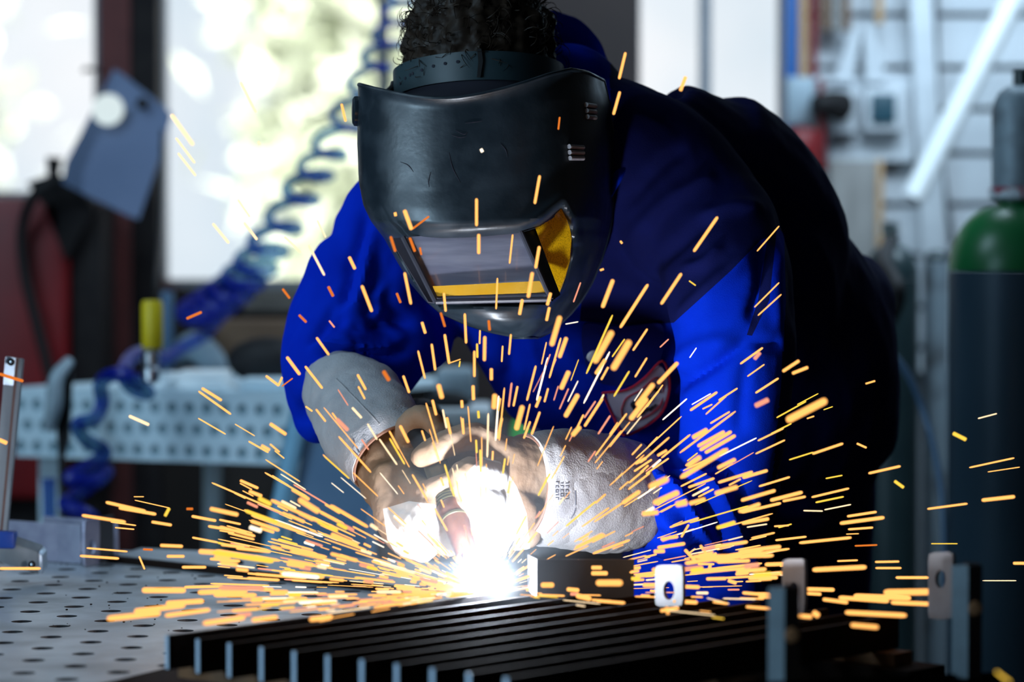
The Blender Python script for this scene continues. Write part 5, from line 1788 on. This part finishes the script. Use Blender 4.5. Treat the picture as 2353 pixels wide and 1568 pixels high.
# ------------------------------------------------------------------ sparks flying from the arc
APX = (1112.0, 1362.0)
AD = 3.48
SP = {'o': glow('spark_orange', (1.0, 0.44, 0.11), 1.7), 'd': glow('spark_dull_orange', (1.0, 0.24, 0.03), 0.85), 'p': glow('spark_pale', (1.0, 0.72, 0.42), 1.5),
      'y': glow('spark_yellow', (1.0, 0.62, 0.07), 1.3), 'k': glow('spark_pinkish', (1.0, 0.36, 0.22), 1.15), 'w': glow('spark_white_hot', (1.0, 0.86, 0.66), 1.8)}
RAW = """
395,265,443,332,12,p 405,318,447,374,7,p 410,353,449,403,7,p 553,190,588,258,7,p 547,460,574,498,7,p 490,515,525,558,8,p 562,513,590,550,8,p 594,327,597,331,7,p
785,240,794,278,7,o 655,545,690,580,6,p 710,565,745,632,7,p 730,508,748,545,5,p 803,592,815,617,9,o 650,665,665,685,7,d 755,660,765,680,8,d 688,725,703,740,7,d
757,738,768,752,5,k 430,732,462,718,8,d 1106,344,1108,348,9,w 908,490,909,495,8,o 930,485,945,526,11,o 948,526,985,498,6,d 1095,458,1095,518,8,o 1240,405,1229,467,8,o
1100,540,1100,582,9,o 898,545,908,577,8,d 942,548,953,577,8,d 965,570,968,585,6,d 1178,540,1171,605,5,o 1239,568,1231,615,9,o 1223,628,1214,682,10,o 1286,270,1283,297,5,d
1437,122,1423,180,8,o 1424,212,1410,262,8,o 1575,178,1564,207,10,o 1426,555,1429,559,6,o 1380,621,1386,619,6,o 930,628,944,698,8,o 912,675,920,695,7,d 832,658,854,715,9,o
1020,675,1024,715,7,o 1143,640,1140,710,5,o 1200,690,1194,722,9,o 1265,675,1258,700,9,o 1262,708,1256,736,8,o 1334,650,1318,694,4,k 1300,745,1328,740,3,w 970,742,977,765,8,o
1013,720,1022,750,7,d 1068,722,1071,788,7,o 1123,738,1125,758,8,d 728,777,755,815,7,o 660,822,688,860,9,o 702,843,740,892,7,o 612,865,640,886,7,o 640,886,648,868,6,o
648,888,672,870,4,d 992,792,1000,850,7,o 1022,770,1032,835,8,o 1032,835,1058,826,3,o 1090,808,1090,865,7,o 1114,775,1113,828,9,o 1103,760,1102,790,5,o 1155,796,1153,831,5,o
1286,730,1268,792,14,o 1301,778,1286,820,11,o 1408,645,1385,705,11,o 1488,655,1426,752,9,o 1565,630,1520,698,9,o 1648,500,1595,577,9,o 1790,520,1740,577,4,o 1790,650,1734,706,4,o
1795,677,1742,725,4,o 1584,646,1598,656,4,y 1487,757,1455,805,6,o 1536,780,1517,798,4,k 1405,765,1368,830,17,o 1445,787,1410,846,18,o 1390,828,1370,858,10,o 1435,780,1407,820,4,y
1397,845,1382,872,6,o 1556,835,1513,880,11,o 1600,800,1585,822,3,w 1500,885,1465,930,14,o 1485,918,1450,962,14,o 1523,885,1487,935,4,o 1752,800,1702,836,6,o 1745,812,1735,824,11,k
1756,838,1718,865,4,o 1788,870,1737,903,6,o 1694,893,1652,920,5,o 1763,920,1738,932,14,k 1647,902,1587,943,7,o 1633,905,1590,930,3,w 1636,930,1615,940,4,o 1676,947,1633,973,5,o
1578,917,1523,965,4,w 1835,830,1800,853,9,o 1855,845,1822,858,9,o 1895,922,1812,965,20,o 1880,905,1832,930,3,y 1852,923,1785,960,4,y 1913,935,1893,942,3,y 1870,957,1855,962,4,o
1818,974,1772,997,4,y 1800,985,1742,1013,5,o 1803,1012,1737,1043,5,o 1936,1020,1868,1043,7,o 1868,1040,1814,1057,4,y 2010,876,1990,882,5,o 1970,1020,1990,1029,6,o 2192,997,2218,1010,11,y
2057,1107,2075,1120,9,y 2068,1072,1997,1088,7,o 2290,951,2248,962,4,p 2330,1053,2228,1075,5,o 2343,1074,2270,1085,3,o 2330,1142,2258,1150,10,o 2222,1158,2132,1170,6,o 2200,1250,2140,1250,3,y
2353,1295,2330,1295,8,o 2335,1335,2258,1335,3,p 2290,1545,2320,1568,7,y 1935,1093,1898,1100,4,y 1950,1123,1866,1143,6,o 1938,1142,1875,1155,5,y 1955,1160,1895,1172,4,p 1890,1175,1847,1174,4,p
1814,1097,1745,1118,6,o 1780,1128,1705,1150,10,o 1842,1132,1772,1150,10,o 1850,1142,1800,1152,7,o 1793,1157,1705,1178,8,o 1765,1193,1707,1203,10,o 1762,1205,1717,1212,4,p 1812,1208,1780,1210,5,o
2013,1177,1948,1187,7,o 2030,1190,1932,1203,10,o 2005,1213,1950,1217,6,o 1973,1227,1945,1228,3,o 1955,1236,1838,1248,8,o 1852,1234,1783,1242,6,o 2015,1253,1965,1255,5,d 1970,1288,1925,1290,5,o
2065,1291,2012,1292,6,o 2070,1306,2013,1306,6,o 1988,1304,1870,1310,13,o 2132,1328,2060,1328,8,o 2180,1360,2035,1362,18,o 2090,1375,1965,1370,14,o 2040,1382,1930,1374,12,o 2167,1390,2050,1385,12,o
2080,1415,1945,1408,13,o 2015,1442,1958,1437,12,o 1946,1385,1893,1378,10,o 1915,1356,1843,1354,11,o 1885,1366,1850,1364,9,o 1778,1369,1708,1363,9,o 1780,1374,1745,1372,9,o 1777,1400,1716,1395,8,o
1862,1418,1838,1416,12,o 1872,1410,1878,1414,15,o 1792,1257,1700,1268,12,o 1843,1295,1760,1298,11,o 1785,1328,1722,1330,10,o 1640,1297,1605,1297,6,o 1667,1330,1625,1331,9,o 1690,1340,1675,1335,10,o
1605,1350,1555,1348,11,o 1570,1330,1535,1329,13,o 1600,1385,1550,1382,11,o 1470,1305,1458,1306,9,o 1500,1323,1462,1324,9,o 1515,1345,1480,1345,12,o 1528,1360,1495,1358,6,o 1425,1340,1375,1340,18,o
1393,1318,1362,1318,12,o 1380,1305,1362,1305,11,o 1268,1345,1248,1345,15,o 1327,1357,1306,1355,12,o 1354,1376,1328,1370,14,o 1575,1265,1598,1290,9,o 1583,1272,1597,1262,5,o 1610,1255,1630,1282,8,o
1645,1272,1625,1290,7,o 1630,1310,1632,1298,9,o 1675,1388,1625,1375,3,p 1557,1398,1520,1404,10,o 1535,1410,1532,1398,9,o 1670,1388,1640,1384,6,o 245,1155,333,1175,9,o 275,1168,357,1182,9,o
190,1185,287,1200,9,o 255,1200,312,1208,4,o 265,1213,308,1217,4,o 350,1200,393,1207,8,o 308,1142,330,1142,3,o 310,1150,390,1168,3,o 388,1170,380,1185,9,y 430,1170,442,1170,7,d
485,1170,545,1183,12,o 442,1187,495,1197,8,o 480,1210,565,1224,8,o 505,1195,552,1205,6,o 505,1220,537,1225,4,o 370,1254,418,1256,9,o 443,1236,500,1247,6,o 510,1252,560,1258,9,o
545,1260,620,1268,10,o 185,1278,272,1284,7,o 200,1260,292,1268,5,o 330,1263,350,1264,6,d 385,1279,422,1279,8,o 460,1268,525,1272,14,o 484,1285,550,1290,8,o 0,1307,92,1307,8,o
330,1357,423,1357,16,o 425,1350,512,1348,8,o 458,1362,565,1358,14,o 250,1422,365,1410,16,o 312,1405,422,1392,15,o 385,1387,465,1382,14,o 382,1415,480,1402,12,o 470,1433,560,1420,14,o
715,1424,760,1418,14,o 320,1280,332,1308,5,o 420,1304,472,1304,8,o 487,1110,650,1180,5,o 553,1105,592,1122,8,o 574,1130,600,1140,10,o 690,1150,730,1175,16,o 465,893,508,920,8,o
457,900,530,952,6,o 298,957,341,976,9,p 622,975,656,998,10,o 572,1015,616,1040,5,o 602,1025,618,1034,9,o 456,962,518,998,4,o 540,975,585,1002,3,o 0,860,52,876,9,d
0,1012,14,1018,11,o 703,935,717,945,5,o 822,862,840,895,7,o 882,855,893,873,11,d 927,865,940,902,7,o 810,938,830,960,7,p 775,965,798,988,11,k 845,975,866,1010,5,p
920,980,938,1016,9,o 872,1010,912,1068,5,p 1231,842,1211,920,6,o 1306,856,1290,892,13,o 1264,815,1255,840,4,k 1278,826,1266,855,3,k 1250,852,1225,901,2,k 1189,889,1180,933,6,o
1200,936,1187,985,14,o 1240,948,1222,998,7,o 1241,913,1232,935,8,o 1137,910,1135,936,14,o 1149,917,1144,944,7,o 1153,962,1144,1007,8,o 1327,909,1300,956,13,o 1328,876,1305,923,3,w
1306,894,1286,940,4,k 1368,923,1343,960,5,k 1384,917,1344,979,8,o 1331,983,1317,999,13,o 1218,970,1204,1007,6,o 1087,888,1088,918,9,o 1008,887,1015,913,13,o 994,921,1002,953,8,o
1027,961,1035,997,8,o 1063,963,1065,997,7,o 1061,922,1062,936,8,o 1099,946,1100,960,7,y 1129,849,1129,872,9,o 1057,831,1055,843,4,y 1679,993,1610,1034,10,o 1663,993,1605,1025,10,o
1688,1002,1622,1040,10,o 1738,1007,1653,1049,4,w 1531,1102,1496,1118,17,o 1556,1133,1505,1156,16,o 1623,989,1594,1005,13,o 1536,1054,1485,1089,5,o 1688,1057,1651,1075,11,o 1637,1050,1570,1082,4,o
1728,1085,1652,1109,8,o 1762,1082,1708,1098,9,o 1623,1089,1565,1118,5,o 1640,1100,1583,1120,7,o 1692,1120,1646,1134,13,o 1574,1156,1558,1159,17,o 1618,1148,1587,1157,12,o 1509,1178,1479,1181,14,o
1719,1163,1585,1202,4,y 1605,1191,1540,1212,6,o 1582,1207,1566,1234,6,o 1556,1234,1520,1239,9,o 1572,1250,1513,1259,10,o 1525,1267,1505,1268,11,o 1716,1246,1630,1259,10,o 1775,1277,1594,1280,12,o
1721,1289,1650,1292,10,o 1483,1054,1461,1065,9,o 1497,1057,1458,1083,6,o 1531,1036,1512,1047,8,o
"""
LIST = []
for t_ in RAW.split():
    q = t_.split(',')
    LIST.append((tuple(map(float, q[:4])), float(q[4]), q[5]))
SPBASE = {}
NV_ = [(math.cos(2 * PI * k / 10), math.sin(2 * PI * k / 10)) for k in range(10)]


def spark_mesh(c):
    bm = bmesh.new()
    rows = [(.02, -.5), (.55, -.492), (.86, -.47), (1, -.43), (1, .43), (.86, .47), (.55, .492), (.02, .5)]
    add_rings(bm, [[Vector((r * x, r * y, z)) for x, y in NV_] for r, z in rows])
    me = bpy.data.meshes.new('spark')
    bmesh.ops.recalc_face_normals(bm, faces=bm.faces[:])
    bm.to_mesh(me)
    bm.free()
    me.polygons.foreach_set('use_smooth', [True] * len(me.polygons))
    me.materials.append(SP[c])
    return me


for c in SP:
    SPBASE[c] = spark_mesh(c)


def spark_ends(p4, w, rnd):
    """both ends of a spark in the room; it flies radially away from the arc"""
    e = [p4[:2], p4[2:]]
    e.sort(key=lambda q: math.hypot(q[0] - APX[0], q[1] - APX[1]))
    r = [math.hypot(q[0] - APX[0], q[1] - APX[1]) for q in e]
    d_out = 3.68 / (1 + .5 * w / 71.6) + rnd.uniform(-.03, .03)
    x, y = e[1]
    if 730 < x < 1490 and 840 < y < 1300:
        d_out = min(d_out, 3.50)
    if 780 < x < 1420 and 150 < y < 840:
        d_out = min(d_out, 3.56)
    if y > 1360:
        d_out = min(d_out, (CAMZ - .958) * FPX / max(y - 585, 1))
    k = min(1.0, r[0] / max(r[1], 1))
    d_in = AD + (d_out - AD) * k
    a, b = W(*e[0], d_in), W(*e[1], d_out)
    for v in (a, b):
        v.z = max(v.z, TZ + .012)
    return a, b


ORD = ['first', 'second', 'third', 'fourth', 'fifth', 'sixth', 'seventh', 'eighth', 'ninth', 'tenth', 'eleventh', 'twelfth', 'thirteenth', 'fourteenth', 'fifteenth', 'sixteenth', 'seventeenth', 'eighteenth', 'nineteenth', 'twentieth']
ORD += ['twenty-' + q for q in ORD[:9]] + ['thirtieth']
CN = {'o': 'orange', 'd': 'dull orange', 'p': 'pale', 'y': 'yellow', 'k': 'pinkish', 'w': 'white hot'}


def zone(x, y):
    if x < 800 and y < 640: return 'in front of the middle window'
    if 800 <= x < 1410 and y < 540: return 'over the helmet forehead'
    if 860 <= x < 1345 and y < 725: return 'over the visor and chin'
    if x < 700 and y < 1060: return "beside the welder's right sleeve"
    if x < 960 and y < 850: return "over the welder's right sleeve"
    if x < 990 and y < 1100: return "over the welder's right gauntlet"
    if x >= 1380 and y < 300: return 'beside the collar'
    if x < 1150 and y < 870: return 'below the chin'
    if x < 1350 and y < 1020: return "over the welder's lower chest"
    if x < 1535 and y < 780: return "over the welder's upper chest"
    if x < 1545 and y < 1010: return 'around the chest pocket'
    if x < 1800 and y < 800: return "over the welder's left upper arm"
    if x < 1800 and y < 985: return "over the welder's left elbow"
    if x < 1600 and y < 1240: return "beyond the welder's left gauntlet"
    if x < 1780 and y < 1230: return "over the welder's left sleeve folds"
    if x > 1975 and y < 1260: return 'by the large gas cylinder'
    if x > 1775 and y < 1070: return "against the welder's dark back"
    if x > 1690 and y < 1262: return 'against the dark trousers'
    if x > 1860: return 'before the tall right bracket'
    if x > 1690: return 'around the narrow bracket'
    if x > 1440: return 'around the small bracket'
    if x > 1200: return 'on the broad bracket plate'
    if x < 480 and y < 1240: return 'above the table by the channel piece'
    if y < 1240: return 'rising left of the arc'
    if y < 1330: return 'low over the smooth plate'
    return 'low over the bored table top'


rnd = random.Random(21)
items = []
for p4, w, c in LIST:
    a, b = spark_ends(p4, w, rnd)
    items.append(((p4[0] + p4[2]) / 2, (p4[1] + p4[3]) / 2, a, b, w, c))


def put_spark(a, b, w, c):
    L_ = max((b - a).length, .002)
    m = (a + b) / 2
    r = .40 * w * m.y / FPX
    o = bpy.data.objects.new('spark', SPBASE[c])
    C.objects.link(o)
    o.location = m
    q = (b - a).to_track_quat('Z', 'Y') if (b - a).length > 1e-5 else Vector((0, 0, 1)).to_track_quat('Z', 'Y')
    o.rotation_mode = 'QUATERNION'
    o.rotation_quaternion = q
    o.scale = (r, r, max(L_ + 1.2 * r, 2 * r))
    return o


groups = {}
for it in items:
    key = (zone(it[0], it[1]), 'thick' if it[4] >= 9 else 'thin', it[5])
    groups.setdefault(key, []).append(it)
for (z_, th_, c_), its in groups.items():
    its.sort(key=lambda t: t[0])
    for k, it in enumerate(its):
        o = put_spark(*it[2:])
        if len(its) == 1:
            lab_ = '%s %s spark %s, alone of its kind there' % (th_, CN[c_], z_)
        else:
            lab_ = '%s %s spark %s, %s from the left' % (th_, CN[c_], z_, ORD[min(k, 29)])
        tag(o, lab_, 'spark', 'sparks thrown off by the arc')

# the dense fan close to the arc: the larger ones one by one, the fine rest as one cloud
fan = []
for k in range(900):
    u = rnd.random()
    if u < .60:
        ang = math.radians(rnd.choice([rnd.gauss(172, 6), rnd.gauss(163, 9), rnd.gauss(158, 16), rnd.gauss(183, 3.5)]))
        ro = 70 + 560 * rnd.random() ** 1.5
    elif u < .86:
        ang = math.radians(rnd.choice([rnd.gauss(12, 9), rnd.gauss(5, 3.5), rnd.gauss(28, 16)]))
        ro = 90 + 640 * rnd.random() ** 1.2
    else:
        ang = math.radians(rnd.uniform(35, 140))
        ro = 90 + 520 * rnd.random() ** 1.3
    ln = (16 + 70 * rnd.random() ** 2) * (.5 + ro / 500)
    w = rnd.choice([2, 2.5, 3, 3, 4, 4, 5, 7, 9, 11]) * (.7 + ro / 900)
    if ang > math.radians(35) and ang < math.radians(140):
        w = min(w, 6)
    x1, y1 = APX[0] + ro * math.cos(ang), APX[1] - ro * math.sin(ang)
    x0, y0 = APX[0] + (ro - min(ln, ro * .8)) * math.cos(ang), APX[1] - (ro - min(ln, ro * .8)) * math.sin(ang) * .99
    if y1 > 1430:
        continue
    fan.append((w * ln, (x0, y0, x1, y1), w, rnd.choice('ooooooookpwy')))
fan.sort(key=lambda t: -t[0])
NBIG = max(0, 300 - len(items))
for s_, p4, w, c in fan[:NBIG]:
    a, b = spark_ends(p4, w, rnd)
    o = put_spark(a, b, w, c)
    left = p4[2] < APX[0]
    tag(o, 'short %s spark in the dense fan close to the arc, on its %s side' % (CN[c], 'left' if left else 'right'), 'spark', CN[c] + ' sparks in the dense fan ' + ('left' if left else 'right') + ' of the arc')
bm = bmesh.new()
for s_, p4, w, c in fan[NBIG:]:
    a, b = spark_ends(p4, w, rnd)
    r = .38 * w * a.y / FPX
    ax_ = (b - a).normalized()
    f0 = len(bm.faces)
    add_tube(bm, [a, a.lerp(b, .06), a.lerp(b, .94), b], [r * .5, r, r, r * .5], 6)
    ci = {'o': 0, 'k': 1, 'p': 2, 'w': 3, 'y': 4}[c]
    bm.faces.ensure_lookup_table()
    for f in bm.faces[f0:]:
        f.material_index = ci
tag(obj('fine_sparks', bm, [SP['o'], SP['k'], SP['p'], SP['w'], SP['y']], None, True), 'cloud of fine bright sparks bursting from the arc', 'sparks', kind='stuff')
# ------------------------------------------------------------------ the arc, its glare and the added fume
ARC = onplane(1112, 1362, TOPZ) + Vector((0, 0, .008))
arc = thing('welding_arc', 'blinding white welding arc at the tip of the torch', 'arc', ARC)
obj('arc_core', ball(ARC + Vector((0, 0, .004)), .008, 20, (1.3, 1, .9)), glow('arc_plasma', (0.86, 0.93, 1.0), 14), arc)
hg = bpy.data.materials.new('arc_gas_glare')  # hot gas spread wide, its emission standing in for the arc's glare
hg.use_nodes = True
hn = hg.node_tree
hn.nodes.clear()
h_out = hn.nodes.new('ShaderNodeOutputMaterial')
h_em = hn.nodes.new('ShaderNodeEmission')
h_em.inputs['Color'].default_value = (0.80, 0.90, 1.0, 1)
h_tc = hn.nodes.new('ShaderNodeTexCoord')
h_ln = hn.nodes.new('ShaderNodeVectorMath')
h_ln.operation = 'LENGTH'
h_mr = hn.nodes.new('ShaderNodeMapRange')
h_mr.inputs['From Min'].default_value = 0.0
h_mr.inputs['From Max'].default_value = 0.058
h_mr.inputs['To Min'].default_value = 1.0
h_mr.inputs['To Max'].default_value = 0.0
h_pw = hn.nodes.new('ShaderNodeMath')
h_pw.operation = 'POWER'
h_pw.inputs[1].default_value = 3.0
h_ml = hn.nodes.new('ShaderNodeMath')
h_ml.operation = 'MULTIPLY'
h_ml.inputs[1].default_value = 260.0
hn.links.new(h_tc.outputs['Object'], h_ln.inputs[0])
hn.links.new(h_ln.outputs['Value'], h_mr.inputs['Value'])
hn.links.new(h_mr.outputs['Result'], h_pw.inputs[0])
hn.links.new(h_pw.outputs['Value'], h_ml.inputs[0])
hn.links.new(h_ml.outputs['Value'], h_em.inputs['Strength'])
hn.links.new(h_em.outputs['Emission'], h_out.inputs['Volume'])
obj('gas_glare_ball', ball(ARC, .058, 32), hg, arc)
arc_light = lamp('arc_light', 'POINT', ARC + Vector((0.0, -.03, .022)), 14.0, (0.80, 0.88, 1.0), shadow_soft_size=.012)
fm = bpy.data.materials.new('thin_halo_fume')  # fume ball added to make the halo around the arc
fm.use_nodes = True
fn = fm.node_tree
fn.nodes.clear()
fo = fn.nodes.new('ShaderNodeOutputMaterial')
vs_ = fn.nodes.new('ShaderNodeVolumeScatter')
vs_.inputs['Density'].default_value = 0.12
vs_.inputs['Color'].default_value = (0.80, 0.90, 1.0, 1)
vs_.inputs['Anisotropy'].default_value = 0.0
fn.links.new(vs_.outputs['Volume'], fo.inputs['Volume'])
tag(obj('halo_fume', ball(ARC + Vector((0, -.005, .06)), .14, 32), fm), 'faint blue white fume added as a halo around the welding arc', 'fume', kind='stuff')
